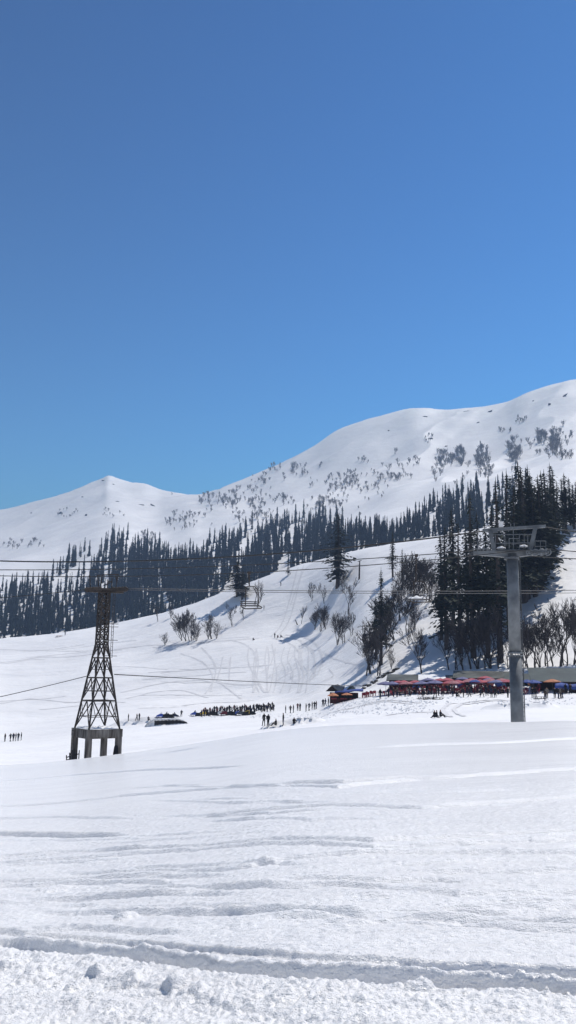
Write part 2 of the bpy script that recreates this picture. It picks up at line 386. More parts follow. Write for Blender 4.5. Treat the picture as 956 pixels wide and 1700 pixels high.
def base_height(rk, zk, r):
    z = np.where(r < rk[0], r*zk[0]/rk[0], 0)
    far = r >= rk[0]
    if far.any(): z[far] = pchip(rk, zk, r[far])
    return z
def height_xy(x, y):
    az = math.atan2(x, y); r = math.hypot(x, y); rk, zk = column(az)
    ra_ = np.array([r]); b = base_height(rk, zk, ra_)
    return float((b+relief(np.array([az]), ra_, np.array([float(x)]), np.array([float(y)])))[0])
RS = np.concatenate([np.arange(3, 60, .5), np.arange(60, 300, .5), np.geomspace(300, 5500, 900)])
TA = np.linspace(-.42, .42, 841)
TK, TZ = knots(TA)
_A = np.repeat(TA[:, None], len(RS), 1); _R = np.repeat(RS[None, :], len(TA), 0)
TG = np.stack([base_height(TK[:, i], TZ[:, i], RS) for i in range(len(TA))])
TG = TG+relief(_A, np.maximum(_R, 12.5), _R*np.sin(_A), _R*np.cos(_A))
SKY_D = np.zeros(len(TA))
for _it in range(2):     # keep the mountain crest at its surveyed elevation after the relief is added
    big = RS > 1500; act = ((TG-CAMZ)/RS[None, :])[:, big].max(1)
    des = pchip(RINGS[-3][0], (RINGS[-3][2]-CAMZ)/RINGS[-3][1], TA)
    dd = np.where(np.abs(TA) < .36, des-act, 0); TG = TG+dd[:, None]*RS[None, :]*sstep(1000, 2000, RS)[None, :]; SKY_D = SKY_D+dd
_k = np.hanning(41); SKY_D = np.convolve(np.pad(SKY_D, 20, mode='edge'), _k/_k.sum(), 'valid'); SKY_A = TA
print('SKYLINE', float(np.abs(SKY_D).max()))
def ground(az, r):
    i = min(max((az-TA[0])/(TA[1]-TA[0]), 0), len(TA)-1.001); k = int(i); f = i-k
    return float(np.interp(r, RS, TG[k])*(1-f)+np.interp(r, RS, TG[k+1])*f)
def ground_xy(x, y): return ground(math.atan2(x, y), math.hypot(x, y))
def hit(x, y, rmin=0):
    """the point of the ground seen at a photo pixel"""
    az, te = ray(x, y)
    i = min(max((az-TA[0])/(TA[1]-TA[0]), 0), len(TA)-1.001); k = int(i); f = i-k
    g = TG[k]*(1-f)+TG[k+1]*f; below = (CAMZ+RS*te) <= g
    if rmin: below = below & (RS >= rmin)
    i = int(np.argmax(below))
    if not below[i]: return None
    r = RS[i]
    if i > 0 and not below[i-1]:
        a0 = CAMZ+RS[i-1]*te-g[i-1]; a1 = g[i]-CAMZ-RS[i]*te; r = RS[i-1]+(RS[i]-RS[i-1])*a0/max(a0+a1, 1e-9)
    return Vector((r*math.sin(az), r*math.cos(az), float(np.interp(r, RS, g)))), r
def pix(p):
    """world point -> photo pixel and m per px"""
    q = CM.to_3x3().transposed() @ (Vector(p)-Vector((0, 0, CAMZ))); return CX+FPX*q.x/-q.z, CY-FPX*q.y/-q.z, -q.z/FPX
def at(x, y, r):
    az, te = ray(x, y); return Vector((r*math.sin(az), r*math.cos(az), CAMZ+r*te))

def grid(name, azs, rs_abs=None, rfun=None, material=None, label=None):
    """mesh over azimuth x radius; rfun gives the radii of a column"""
    na = len(azs); V = []
    KR, KZ = knots(np.array(azs))
    zz = None; cols = []
    for i, a in enumerate(azs):
        r = rfun(KR[:, i]) if rfun else rs_abs
        cols.append((r, base_height(KR[:, i], KZ[:, i], r)))
    Rg = np.stack([c[0] for c in cols]); Zg = np.stack([c[1] for c in cols]); A = np.repeat(np.array(azs)[:, None], Rg.shape[1], 1)
    X = Rg*np.sin(A); Y = Rg*np.cos(A); Zg = Zg+relief(A, Rg, X, Y)
    nr = Rg.shape[1]; co = np.stack([X, Y, Zg], -1).reshape(-1, 3).astype(np.float32)
    idx = np.arange(na*nr).reshape(na, nr)
    q = np.stack([idx[:-1, :-1], idx[1:, :-1], idx[1:, 1:], idx[:-1, 1:]], -1).reshape(-1, 4)
    me = bpy.data.meshes.new(name); me.vertices.add(len(co)); me.vertices.foreach_set('co', co.ravel())
    me.loops.add(q.size); me.loops.foreach_set('vertex_index', q.ravel().astype(np.int32)[::1])
    me.polygons.add(len(q)); me.polygons.foreach_set('loop_start', np.arange(0, q.size, 4, dtype=np.int32))
    me.polygons.foreach_set('loop_total', np.full(len(q), 4, np.int32)); me.update(calc_edges=True)
    me.polygons.foreach_set('use_smooth', [True]*len(q)); me.materials.append(material)
    me.flip_normals(); me.update()
    o = bpy.data.objects.new(name, me); COL.objects.link(o); o['kind'] = 'structure'
    if label: o['label'] = label
    return o
def azimuths(n, half=23):
    d = np.linspace(-R(half), R(half), n); s = np.concatenate([np.linspace(R(half), R(60), 26)[1:], np.linspace(R(60), PI, 30)[1:]])
    return np.concatenate([-s[::-1], d, s])
grid('snow_field', azimuths(560), rfun=lambda k: np.concatenate([[.05, .6], np.geomspace(1.5, 3.6, 30)[:-1], np.geomspace(3.6, 8.5, 430)[:-1], np.geomspace(8.5, k[0]+9, 640)]),
     material=M['snow_near'])
grid('snow_hill', azimuths(620), rfun=lambda k: np.concatenate([np.linspace(k[0]+9, k[2], 60)[:-1], np.linspace(k[2], k[6]+20, 520)[:-1], np.linspace(k[6]+20, k[7], 20)]),
     material=M['snow_mid'])
grid('mountain', azimuths(560), rfun=lambda k: np.concatenate([np.linspace(k[7], k[11]+60, 520)[:-1], np.linspace(k[11]+60, k[-1], 40)]),
     material=M['snow_far'])

print('T', round(time.time()-_T0, 1))
# the air: pale haze round everything, sky outside it
hz = MB().box(-6500, 6500, -6500, 6500, -330, 900).build('haze', [])
hm = bpy.data.materials.new('haze_air'); hm.use_nodes = True; hn = hm.node_tree.nodes; hl = hm.node_tree.links
for nd in list(hn): hn.remove(nd)
ho = hn.new('ShaderNodeOutputMaterial'); hv = hn.new('ShaderNodeVolumePrincipled')
hv.inputs['Color'].default_value = (.42, .60, .92, 1); hv.inputs['Density'].default_value = .00030; hv.inputs['Anisotropy'].default_value = 0.0
hl.new(hv.outputs[0], ho.inputs['Volume']); hz.data.materials.append(hm)
tag(hz, 'thin blue mountain air over the valley', None, None, 'stuff')

exec_parts = True
print('T', round(time.time()-_T0, 1))
# ------------------------------------------------------------------ trees
def fir_mesh(seed, H=30.0, wide=.115, sparse=0.0):
    """returns trunk mesh, crown mesh (unit: metres, height H)"""
    rnd = random.Random(seed); t = MB(); n = 9; pts = []; rad = []
    lean = (rnd.uniform(-.25, .25), rnd.uniform(-.25, .25))
    for i in range(n+1):
        f = i/n; pts.append((lean[0]*math.sin(f*3), lean[1]*math.sin(f*2.5), f*H)); rad.append(.42*(1-f)**.8+.03)
    t.tube(pts, rad, 7)
    c = MB(); z = H*rnd.uniform(.13, .24)
    ph = [rnd.uniform(0, 6.28) for _ in range(4)]
    while z < H*.985:
        f = z/H; env = wide*H*min(1, (1-f)/.82+.02)**.62*min(1, .45+f*1.6)
        env *= 1+.20*math.sin(f*23+ph[0])+.12*math.sin(f*41+ph[1])
        env = max(env, .35); k = 6 if env > 1.4 else 4
        a0 = rnd.uniform(0, 6.28)
        for j in range(k):
            if rnd.random() < .10+sparse: continue
            a = a0+j*2*PI/k+rnd.uniform(-.3, .3); L = env*rnd.uniform(.55, 1.15)
            if rnd.random() < .08: L *= 1.35
            L *= 1+.22*math.sin(a*2+ph[2]+f*7)
            dr = Vector((math.cos(a), math.sin(a), 0)); side = Vector((-dr.y, dr.x, 0))
            drop = rnd.uniform(.25, .55)*L; m = max(2, int(L/.75)); w = .30*L+.28
            for q in range(m):
                s0 = (q+.15)/m*L; p = dr*s0+Vector((pts[0][0], 0, z-drop*(s0/L)**1.2+.10*s0))
                sz = (1-.45*(q/m))*rnd.uniform(.7, 1.2)*w
                for e in range(2):
                    b = rnd.uniform(-.9, .9); d2 = (dr*math.cos(b)+side*math.sin(b)); dn = Vector((0, 0, -1))
                    tip = p+d2*sz*rnd.uniform(.7, 1.1)+dn*sz*rnd.uniform(.25, .8)
                    sv = side*math.cos(b)-dr*math.sin(b)
                    w1 = sz*rnd.uniform(.22, .4); mid = (p+tip)/2+Vector((0, 0, sz*.12))
                    c.add([p, mid+sv*w1+dn*w1*.6, tip, mid-sv*w1+dn*w1*.5], [(0, 1, 2), (0, 2, 3)])
        z += rnd.uniform(.30, .52)*(H/30)
    c.tube([(0, 0, H*.93), (0, 0, H*1.02)], [.12, .02], 4)
    return t.mesh('trunk', M['bark']), c.mesh('crown', M['needles'])
def far_fir_mesh(seed, H=24.0):
    rnd = random.Random(seed); c = MB(); z = H*.05; ph = rnd.uniform(0, 6)
    wide = rnd.uniform(.085, .125)
    c.tube([(0, 0, -.8), (0, 0, H)], [.3, .05], 4, 1, cap=False)
    while z < H*.96:
        f = z/H; env = wide*H*(1-f)**.62*(1+.22*math.sin(f*17+ph)); k = 5; a0 = rnd.uniform(0, 6.28)
        for j in range(k):
            a = a0+j*2*PI/k+rnd.uniform(-.4, .4); L = max(.5, env*rnd.uniform(.6, 1.2)); d = Vector((math.cos(a), math.sin(a), 0)); sv = Vector((-d.y, d.x, 0))
            b = Vector((0, 0, z+.5)); tip = d*L+Vector((0, 0, z-L*.55-.3)); w = L*.45+.25; mid = d*L*.55+Vector((0, 0, z-.25*L))
            c.add([b, mid+sv*w+Vector((0,0,-.4*w)), tip, mid-sv*w+Vector((0,0,-.4*w))], [(0, 1, 2), (0, 2, 3)])
        z += H/26*rnd.uniform(.8, 1.25)
    return c
def bare_mesh(seed, H=11.0, depth=5, stems=3, twr=.028, spread=.5, sides=3, first=.34):
    rnd = random.Random(seed); t = MB(); c = MB()
    def grow(p, d, L, r, lev):
        k = 3 if lev < 3 else 2; pts = [p]; q = p.copy(); dd = d.copy()
        for i in range(k):
            dd = (dd+Vector((rnd.gauss(0, .13), rnd.gauss(0, .13), rnd.gauss(.04, .08)))).normalized()
            q = q+dd*L/k; pts.append(q.copy())
        r2 = max(r*.58, twr*.6); rad = [r+(r2-r)*i/k for i in range(k+1)]
        (t if lev < 2 else c).tube(pts, rad, 5 if lev < 2 else sides, cap=False)
        if lev >= depth: return
        nb = rnd.choice((2, 3, 3))
        for b in range(nb):
            f = rnd.uniform(.15, 1) if b else 1
            i = min(int(f*k), k-1); bp = pts[i].lerp(pts[i+1], f*k-i)
            sp = spread*(rnd.uniform(.5, 1.15) if b else .35)
            ax = dd.orthogonal().normalized(); ax.rotate(Matrix.Rotation(rnd.uniform(0, 2*PI), 3, dd))
            nd = (dd*math.cos(sp)+ax*math.sin(sp)); nd.z += .12; nd.normalize()
            grow(bp, nd, L*rnd.uniform(.58, .82), max(r2*rnd.uniform(.6, .9), twr), lev+1)
    for s_ in range(stems):
        a = rnd.uniform(0, 6.28); tl = rnd.uniform(.08, .32) if stems > 1 else .05
        d = Vector((math.cos(a)*tl, math.sin(a)*tl, 1)).normalized()
        grow(Vector((math.cos(a)*.2*(stems > 1), math.sin(a)*.2*(stems > 1), -.5)), d, H*first, .022*H*rnd.uniform(.7, 1)/(stems**.35), 0)
    # scale to exact height
    zm = max(v[2] for v in c.v+t.v); k = H/zm
    for m in (t, c): m.v = [(x*k, y*k, z*k) for x, y, z in m.v]
    return t, c
FIRS = [fir_mesh(100+i, 30, wide=w, sparse=s) for i, (w, s) in enumerate([(.10, .05), (.12, .0), (.13, .05), (.105, .12), (.14, .03), (.09, .15)])]
fir_proto = []
for i, (tm, cm_) in enumerate(FIRS):
    fir_proto.append((tm, cm_))
def place_fir(x, base, top, label, v=None, rmin=100, wf=1.0, group='tall firs on the slope'):
    h = hit(x, base, rmin)
    if not h: return
    p, r = h; z = at(x, top, r).z-p.z; s = z/30.6
    v = random.randrange(len(fir_proto)) if v is None else v
    root = empty('fir_tree', (p.x, p.y, p.z-.4), random.uniform(0, 6.28), label, 'fir tree', group)
    wf = wf*(.92 if 725 < x < 855 else 1.25 if x > 855 else 1.3); root.scale = (s*wf, s*wf, s)
    linkmesh('trunk', fir_proto[v][0], root); linkmesh('crown', fir_proto[v][1], root)
    return root
n_near_fir = 0
for a in [(560,976,846,'lone tall dark fir on the open snow slope left of the bare wooden post',2,1.45),
          (652,958,878,'small fir on the snow ridge just left of the bare thicket above the hanging chair',3,1.15),
          (668,975,908,'slim fir rising behind the bare thicket over the snow-covered chair',0,1.2),
          (478,955,934,'tiny fir alone on the ridge left of the lone tall fir',1,1.5),
          (442,956,936,'tiny pointed fir beside the low shrubs right of the empty chair',1,1.4),
          (394,990,926,'stocky dense fir standing at the left of the hanging empty chair',4,2.3),
          (402,995,945,'shorter fir close behind the hanging empty chair',2,1.9),
          (633,1104,938,'dark narrow fir leaning over the steep bank left of the bare trees',1,.85),
          (624,1095,985,'low ragged fir at the left foot of the dark narrow fir',4,1.1)]:
    place_fir(a[0], a[1], a[2], a[3], a[4], 150, a[5], 'firs standing apart on the snow slope')
    n_near_fir += 1
stand = [(733,1062,880),(741,1078,868),(752,1040,838),(765,1085,862),(776,1045,870),(786,1092,812),(795,1040,845),(810,1092,860),(821,1050,832),(831,1100,788),(845,1050,845),(856,1000,835),(866,985,762),(876,995,800),(886,985,780),(894,975,800),(904,965,778),(914,940,800),(921,900,772),(935,885,790),(947,872,790),(958,870,795),(860,1015,800),(871,1000,772),(882,975,768),(889,990,800),(899,980,785),(909,955,776),(918,925,765),(928,905,795),(940,885,782),(953,878,800),(848,1040,775)]
ords = ['first','second','third','fourth','fifth','sixth','seventh','eighth','ninth','tenth','eleventh','twelfth','thirteenth','fourteenth','fifteenth','sixteenth','seventeenth','eighteenth','nineteenth','twentieth','twenty-first','twenty-second','twenty-third','twenty-fourth','twenty-fifth','twenty-sixth','twenty-seventh','twenty-eighth','twenty-ninth','thirtieth','thirty-first','thirty-second','thirty-third','thirty-fourth','thirty-fifth','thirty-sixth','thirty-seventh','thirty-eighth','thirty-ninth','fortieth']
stand.sort()
for i, (x, b, t) in enumerate(stand):
    place_fir(x, b, t, 'tall black-green fir, %s from the left in the dense stand around the steel pylon' % ords[i], None, 150, 1.3, 'dense stand of tall firs behind the steel pylon')
    n_near_fir += 1

# bare trees close enough to show their limbs
BARE = []
for i, (st, sp, dp) in enumerate([(2, .5, 6), (3, .42, 6), (1, .5, 6), (1, .62, 6), (4, .5, 5)]):
    t, c = bare_mesh(300+i, 11, dp, st, .034, sp)
    BARE.append((t.mesh('trunk', M['bark']), c.mesh('crown', M['bark_pale'])))
def place_bare(x, base, top, label, v, group, rmin=150, wf=1.0, ry=0.0):
    h = hit(x, base, rmin)
    if not h: return
    p, r = h; s = (at(x, top, r).z-p.z)/11.0
    root = empty('bare_tree', (p.x, p.y, p.z-.15), 0, label, 'bare tree', group); root.scale = (s*wf, s*wf, s)
    root.rotation_euler = (0, ry, random.uniform(0, 6.28) if not ry else 0)
    linkmesh('trunk', BARE[v][0], root); linkmesh('crown', BARE[v][1], root)
for a in [(310,1064,1008,'clump of upright bare stems on the open slope left of the round bare bush',1,1.0),
          (326,1064,1030,'low bare shrub touching the right of the upright bare clump',4,1.2),
          (303,1063,1022,'short dark stems at the left side of the upright bare clump',1,1.2),
          (316,1064,1012,'dark stems in the middle of the upright bare clump',0,1.2),
          (321,1062,1026,'short stems at the right side of the upright bare clump',4,1.3),
          (346,1061,1026,'small twiggy shoot touching the left of the round bare bush',4,1.2),
          (359,1060,1028,'small twiggy shoot touching the right of the round bare bush',4,1.2),
          (352,1060,1018,'round spreading bare bush alone between the clump and the ski slope',3,1.3),
          (274,1071,1048,'low twiggy bush furthest left on the open slope below the ridge',4,1.5),
          (262,1032,1000,'slim bare tree on the ridge above the low twiggy bush',2,.9),
          (284,1026,1003,'small bare shrub right of the slim ridge tree',4,1.2),
          (385,1040,998,'bare forked tree in the fir shadow below the empty chair',2,1.0),
          (404,1030,1004,'short forked bare tree right under the empty chair',3,.8),
          (428,1008,962,'leafless tree seen through the frame of the empty chair',0,.8),
          (420,960,935,'grey bare shrubs on the ridge right of the empty chair hanger',4,1.5)]:
    place_bare(a[0], a[1], a[2], a[3], a[4], 'bare trees on the open slope', 150, a[5])
mid = [(500,1036,1003,2,.8),(518,998,964,0,.9),(522,1046,1010,1,1),(538,1002,966,2,1),(533,1048,1000,0,1.2),(541,1044,1004,1,1),(560,1070,1015,1,1),(570,1068,1012,0,1.1),(578,1018,958,2,1),(584,1055,1012,0,1),(572,975,940,2,.7)]
for i, (x, b, t, v, w) in enumerate(sorted(mid)):
    place_bare(x, b, t, 'leafless tree, %s from the left in the scattered clumps below the lone tall fir' % ords[i], v, 'leafless clumps below the lone tall fir', 150, w)
bank = [(608,1122,1050,2,.9),(616,1118,1035,1,1.1),(628,1122,1020,0,1.1),(642,1075,1000,1,1.0),(650,1110,1070,4,1.0),(656,1062,975,1,1.1),(664,1030,960,0,1.1),(672,1020,930,1,1.2),(680,985,918,1,1.2),(688,1045,985,4,1.1),(690,990,915,1,1.2),(700,1118,1030,2,1.0),(694,1095,1040,0,1),(706,985,925,0,1.1),(712,1000,935,2,1.0),(722,1010,945,0,.9),(638,1050,990,0,1.2),(660,1000,950,4,1.3),(676,1050,990,0,1.1)]
for i, (x, b, t, v, w) in enumerate(sorted(bank)):
    place_bare(x, b, t, 'bare dark-limbed tree, %s from the left on the steep bank left of the fir stand' % ords[i], v, 'bare trees on the steep bank', 150, w)
low = [(745,1112,1040,2,1),(758,1112,1020,0,1),(770,1112,1035,1,.9),(782,1111,1020,2,1.1),(795,1111,1010,1,1.1),(806,1111,1030,0,1),(816,1110,1000,1,1),(828,1110,1030,2,1),(843,1110,1035,0,1)]
for i, (x, b, t, v, w) in enumerate(low):
    place_bare(x, b, t, 'bare tree, %s from the left in the row above the umbrellas under the firs' % ords[i], v, 'bare trees above the umbrellas', 150, w)
rgt = [(868,1110,1020,0,1),(878,1108,1028,1,1),(888,1108,1015,2,1.1),(898,1108,1025,1,1),(908,1106,1000,0,1.1),(918,1106,1030,2,1),(930,1106,982,2,1.1),(938,1105,990,0,1),(950,1103,1000,1,1),(962,1100,990,0,1)]
for i, (x, b, t, v, w) in enumerate(rgt):
    place_bare(x, b, t, 'bare tree, %s from the left behind the grey-green roof right of the pylon' % ords[i], v, 'bare trees behind the grey-green roof', 150, w)

print('T', round(time.time()-_T0, 1))
# far birches and shrubs, small in the photo: one mesh each
FB = []
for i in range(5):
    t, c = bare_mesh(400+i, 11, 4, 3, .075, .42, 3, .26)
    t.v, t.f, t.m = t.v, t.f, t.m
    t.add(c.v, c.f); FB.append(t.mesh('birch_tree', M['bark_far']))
FBd = []
birch = []
def far_bare(x, y, h, label, group):
    q = hit(x, y, 800)
    if q: birch.append((h, q[0], h*q[1]/FPX/11, label, group))
for (cx, cy, rx, ry, n, h, lab) in [
    (455,778,12,6,6,12,'small grey birch in the patch nearest the skyline of the central ridge'),
    (495,783,14,9,9,14,'grey birch in the loose patch right of the highest central ridge patch'),
    (430,795,22,8,7,10,'small grey birch scattered just under the central skyline'),
    (350,832,24,10,10,15,'grey birch in the patch under the saddle between the two peaks'),
    (382,830,16,14,12,14,'grey birch of the dense thicket right of the saddle'),
    (300,868,28,14,14,14,'grey birch scattered on the slope below the saddle'),
    (430,838,20,9,9,13,'grey birch above the forest edge left of centre'),
    (470,832,22,9,8,14,'grey birch in the pale patch above the central forest'),
    (550,800,10,10,6,13,'small birch in the left half of the mid-mountain pair of patches'),
    (578,798,17,14,13,15,'birch in the right half of the mid-mountain pair of patches'),
    (603,768,10,8,4,12,'tiny lone-standing birch high on the white face'),
    (533,775,5,5,2,10,'one of two tiny birches on the bare white face left of centre'),
    (712,730,8,7,5,10,'tiny birch at the small rocky knob on the upper face'),
    (662,792,22,7,10,14,'birch on the spur edge above the right-hand forest'),
    (687,768,10,8,6,13,'birch of the thin clump above the spur edge'),
    (738,764,17,9,14,20,'birch of the dense dark thicket in the middle of the right face'),
    (765,760,10,14,10,22,'birch in the upright patch right of the dark thicket'),
    (800,765,12,16,13,24,'birch in the fan-shaped patch left of the tall birch column'),
    (808,785,10,8,6,18,'birch under the fan-shaped patch just above the pylon head firs'),
    (853,752,10,18,13,24,'birch in the tall column-shaped patch above the firs'),
    (899,728,9,12,10,24,'birch in the left lobe of the highest right-hand patch'),
    (921,738,11,18,14,26,'birch in the right lobe of the highest right-hand patch'),
    (838,716,14,5,6,12,'birch on the diagonal spur line below the right skyline'),
    (864,698,11,5,6,12,'birch at the upper end of the diagonal spur line'),
    (938,758,18,6,9,16,'birch in the hedge-like row on the right edge ridge'),
    (545,838,25,8,10,18,'pale birch standing among forest tops right of centre'),
    (420,860,30,12,8,18,'pale birch between the conifers at the forest edge, centre left'),
    (110,850,26,9,7,8,'tiny dark shrub on the lower face of the left peak'),
    (190,852,22,9,7,8,'tiny dark shrub below the cornice of the left peak'),
    (40,905,36,8,10,12,'grey birch above the sparse left end of the forest'),
    (245,895,18,12,8,14,'grey birch in the gap between forest fingers below the left peak')]:
    for k in range(int(n*2.0)):
        a = random.uniform(0, 6.28); q = random.random()**.5
        far_bare(cx+rx*q*math.cos(a), cy+ry*q*math.sin(a), h*random.uniform(.38, .78), lab, 'birches scattered on the mountain')
for k in range(260):
    x = random.uniform(285, 640); y = 838-.085*(x-285)*1.1+random.gauss(0, 20)
    if float(fbm(np.array([x*.03]), np.array([y*.05]), 97, 2)[0]) < -.05: continue
    far_bare(x, y, random.uniform(5, 10), 'very small birch sprinkled over the central slope above the forest', 'birches scattered on the mountain')
for k in range(150):
    x = random.uniform(620, 950); y = 800-.2*(x-620)+random.gauss(0, 16)
    if float(fbm(np.array([x*.03]), np.array([y*.05]), 98, 2)[0]) < 0: continue
    far_bare(x, y, random.uniform(6, 13), 'very small birch sprinkled along the spur of the right slope', 'birches scattered on the mountain')
birch.sort(key=lambda b: -b[0])
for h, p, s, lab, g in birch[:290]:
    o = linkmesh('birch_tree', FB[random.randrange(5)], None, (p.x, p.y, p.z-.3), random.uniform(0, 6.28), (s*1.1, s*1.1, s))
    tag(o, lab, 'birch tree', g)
bv = []; bf = []; off = 0
for h, p, s, lab, g in birch[290:]:
    me_ = FB[random.randrange(5)]; n_ = len(me_.vertices); co = np.empty(n_*3); me_.vertices.foreach_get('co', co); co = co.reshape(-1, 3)*s+np.array([p.x, p.y, p.z-.3])
    bv += co.tolist(); bf += [tuple(i+off for i in f.vertices) for f in me_.polygons]; off += n_
if bv:
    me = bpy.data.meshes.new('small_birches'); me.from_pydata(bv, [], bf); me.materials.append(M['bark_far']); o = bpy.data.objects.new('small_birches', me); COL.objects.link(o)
    tag(o, 'smallest grey birches and shrubs dotted over the far slopes', 'shrubs', None, 'stuff')
nf = len(birch)
print('T', round(time.time()-_T0, 1))
# the forest
FF = [far_fir_mesh(500+i) for i in range(6)]
FFm = [c.mesh('conifer_tree', [M['needles_far'], M['bark']]) for c in FF]
up = [(0,985),(30,975),(60,965),(100,952),(118,925),(150,912),(180,905),(205,890),(235,905),(262,915),(300,935),(330,920),(360,905),(395,892),(420,880),(445,885),(465,875),(500,868),(520,850),(545,860),(580,885),(620,885),(650,885),(690,870),(715,848),(745,830),(775,820),(800,815),(830,800),(860,800),(960,800)]
ux = [a for a, b in up]; uy = [b for a, b in up]
ridge_x = [-200,0,60,120,180,280,340,400,450,500,560,620,700,760,850,956]; ridge_y = [1075,1058,1053,1046,1036,1012,996,972,954,938,922,908,893,882,866,842]
cand = []; taken = {}
tries = 0
while tries < 16000:
    tries += 1
    x = random.uniform(-6, 900); uyx = float(np.interp(x, ux, uy)); ry_ = float(np.interp(x, ridge_x, ridge_y))+8
    if ry_ <= uyx+2: continue
    y = random.uniform(uyx-6, ry_)
    f = (y-uyx)/max(ry_-uyx, 1); key = (int(x/4.8), int(y/5.5))
    if key in taken: continue
    s_ = float(fbm(np.array([(x+.62*y)*.06]), np.array([(y-.5*x)*.014]), 91, 2)[0])
    st_ = min(max(.72+2.1*s_, .10), 1.5)
    if 180 < x < 345 and y > 925: dens = max(.5-.45*max(0, 1-math.hypot((x-268)/34, (y-1000)/24))*1.6, .04)*(.55+.45*st_)
    elif x <= 180: dens = (.13+.10*f)*st_+(.3 if y > ry_-20 and x > 45 else 0)
    elif x < 600: dens = (.38 if not (430 < x < 520 and 900 < y < 945) else .2)*st_
    elif x < 800: dens = .34*st_
    else: dens = .05*st_
    if f < .2: dens *= .75
    if random.random() > dens: continue
    key = (int(x/4.8), int(y/5.5))
    if key in taken: continue
    taken[key] = 1
    q = hit(x, y, 620)
    if not q: continue
    p, r = q
    if r > 1900: continue
    hpx = random.uniform(20, 43)*(1.0 if y > uyx+14 else .85)
    hm_ = max(15, min(30, hpx*r/FPX))
    cand.append((hm_/r, x, y, p, r, hm_))
cand.sort(key=lambda c: -c[0])
n_ind = 300-n_near_fir-4
for (a, x, y, p, r, hm_) in cand[:n_ind]:
    s = hm_/24; w = s*random.uniform(.85, 1.25)
    o = linkmesh('conifer_tree', FFm[random.randrange(6)], None, (p.x, p.y, p.z-.3), random.uniform(0, 6.28), (w, w, s))
    reg = ('at the sparse left end of the forest' if x < 110 else 'around the lattice tower' if x < 230 else 'in the densest part right of the lattice tower' if x < 350 else
           'behind the hanging empty chair' if x < 460 else 'behind the lone tall fir' if x < 620 else 'on the far slope left of the tall fir stand' if x < 760 else 'behind the tall fir stand')
    tag(o, 'slender blue-dark conifer across the valley, '+reg, 'conifer tree', 'conifers of the forest across the valley')
bm_v = []; bm_f = []; mi = []; off = 0
pv = [(np.array(c.v), c.f, c.m) for c in FF]
for (a, x, y, p, r, hm_) in cand[n_ind:]:
    vv, ff, mm_ = pv[random.randrange(6)]; s = hm_/24; w = s*random.uniform(.85, 1.25); an = random.uniform(0, 6.28)
    ca_, sa_ = math.cos(an), math.sin(an)
    q = np.stack([(vv[:, 0]*ca_-vv[:, 1]*sa_)*w+p.x, (vv[:, 0]*sa_+vv[:, 1]*ca_)*w+p.y, vv[:, 2]*s+p.z-.3], 1)
    bm_v += q.tolist(); bm_f += [tuple(i+off for i in f) for f in ff]; mi += mm_; off += len(vv)
me = bpy.data.meshes.new('far_forest'); me.from_pydata(bm_v, [], bm_f); me.materials.append(M['needles_far']); me.materials.append(M['bark'])
me.polygons.foreach_set('material_index', mi); me.update()
fo = bpy.data.objects.new('far_forest', me); COL.objects.link(fo)
tag(fo, 'mass of dark conifers covering the lower mountain slopes', 'forest', None, 'stuff')
print('FOREST', len(cand), 'birches', nf)
print('T', round(time.time()-_T0, 1))
#@@OBJECTS@@
# ------------------------------------------------------------------ ski and sledge tracks pressed into the snow
def densify(P, n):
    q = [];  k = len(P)
    for i in range((k-1)*n+1):
        t = i/n; j = min(int(t), k-2); f = t-j
        a = P[max(j-1, 0)]; b = P[j]; c = P[j+1]; d = P[min(j+2, k-1)]
        q.append(.5*((2*b)+(c-a)*f+(2*a-5*b+4*c-d)*f*f+(3*b-a-3*c+d)*f**3))
    return q
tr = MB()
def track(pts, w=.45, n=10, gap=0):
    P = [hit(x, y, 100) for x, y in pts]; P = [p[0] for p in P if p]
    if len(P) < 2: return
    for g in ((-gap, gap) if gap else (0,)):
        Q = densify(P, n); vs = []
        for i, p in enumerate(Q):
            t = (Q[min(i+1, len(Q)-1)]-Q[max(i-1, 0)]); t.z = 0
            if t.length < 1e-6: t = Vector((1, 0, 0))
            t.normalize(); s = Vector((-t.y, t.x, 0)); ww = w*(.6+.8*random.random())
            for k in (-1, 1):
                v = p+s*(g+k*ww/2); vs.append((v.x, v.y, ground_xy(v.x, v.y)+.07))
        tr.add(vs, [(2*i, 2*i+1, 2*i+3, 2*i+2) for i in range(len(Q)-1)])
for k in range(13):       # the fan of runs down the ski slope
    x0 = 415+k*8+random.uniform(-4, 4)
    track([(x0+random.uniform(-3, 3), 1068+random.uniform(0, 10)), (x0+random.uniform(-8, 6), 1095), (x0+random.uniform(-8, 8), 1120), (x0+random.uniform(-10, 12), 1150)], .4, 8)
track([(334,1075),(350,1092),(358,1112),(352,1135),(340,1152)], .6)
track([(382,1062),(410,1072),(425,1092),(424,1118),(440,1150)], .6)
track([(300,1085),(335,1098),(352,1120),(350,1148)], .5)
track([(370,1090),(366,1108),(360,1130)], .5); track([(383,1090),(381,1110),(380,1130)], .5)
track([(500,940),(494,960),(488,985),(480,1015),(470,1040),(455,1056)], .7, 10, 1.3)
track([(545,928),(520,936),(503,950),(492,975),(482,1005)], .6)
track([(470,1055),(500,1060),(520,1075),(528,1098),(520,1125)], .6, 10, 1.1)
track([(455,1060),(480,1068),(498,1085),(500,1110)], .6)
track([(500,1066),(540,1085),(575,1100),(600,1105)], .5)
track([(190,1078),(240,1072),(300,1070),(370,1064),(430,1060)], .9)
track([(0,1100),(60,1092),(120,1090),(180,1080)], .9)
track([(0,1078),(70,1080),(140,1070)], .6)
track([(200,1150),(260,1136),(320,1130),(372,1138),(400,1160)], .6)
track([(210,1160),(250,1150),(300,1146),(345,1158)], .6)
track([(0,1168),(50,1160),(110,1166),(180,1160)], .8)
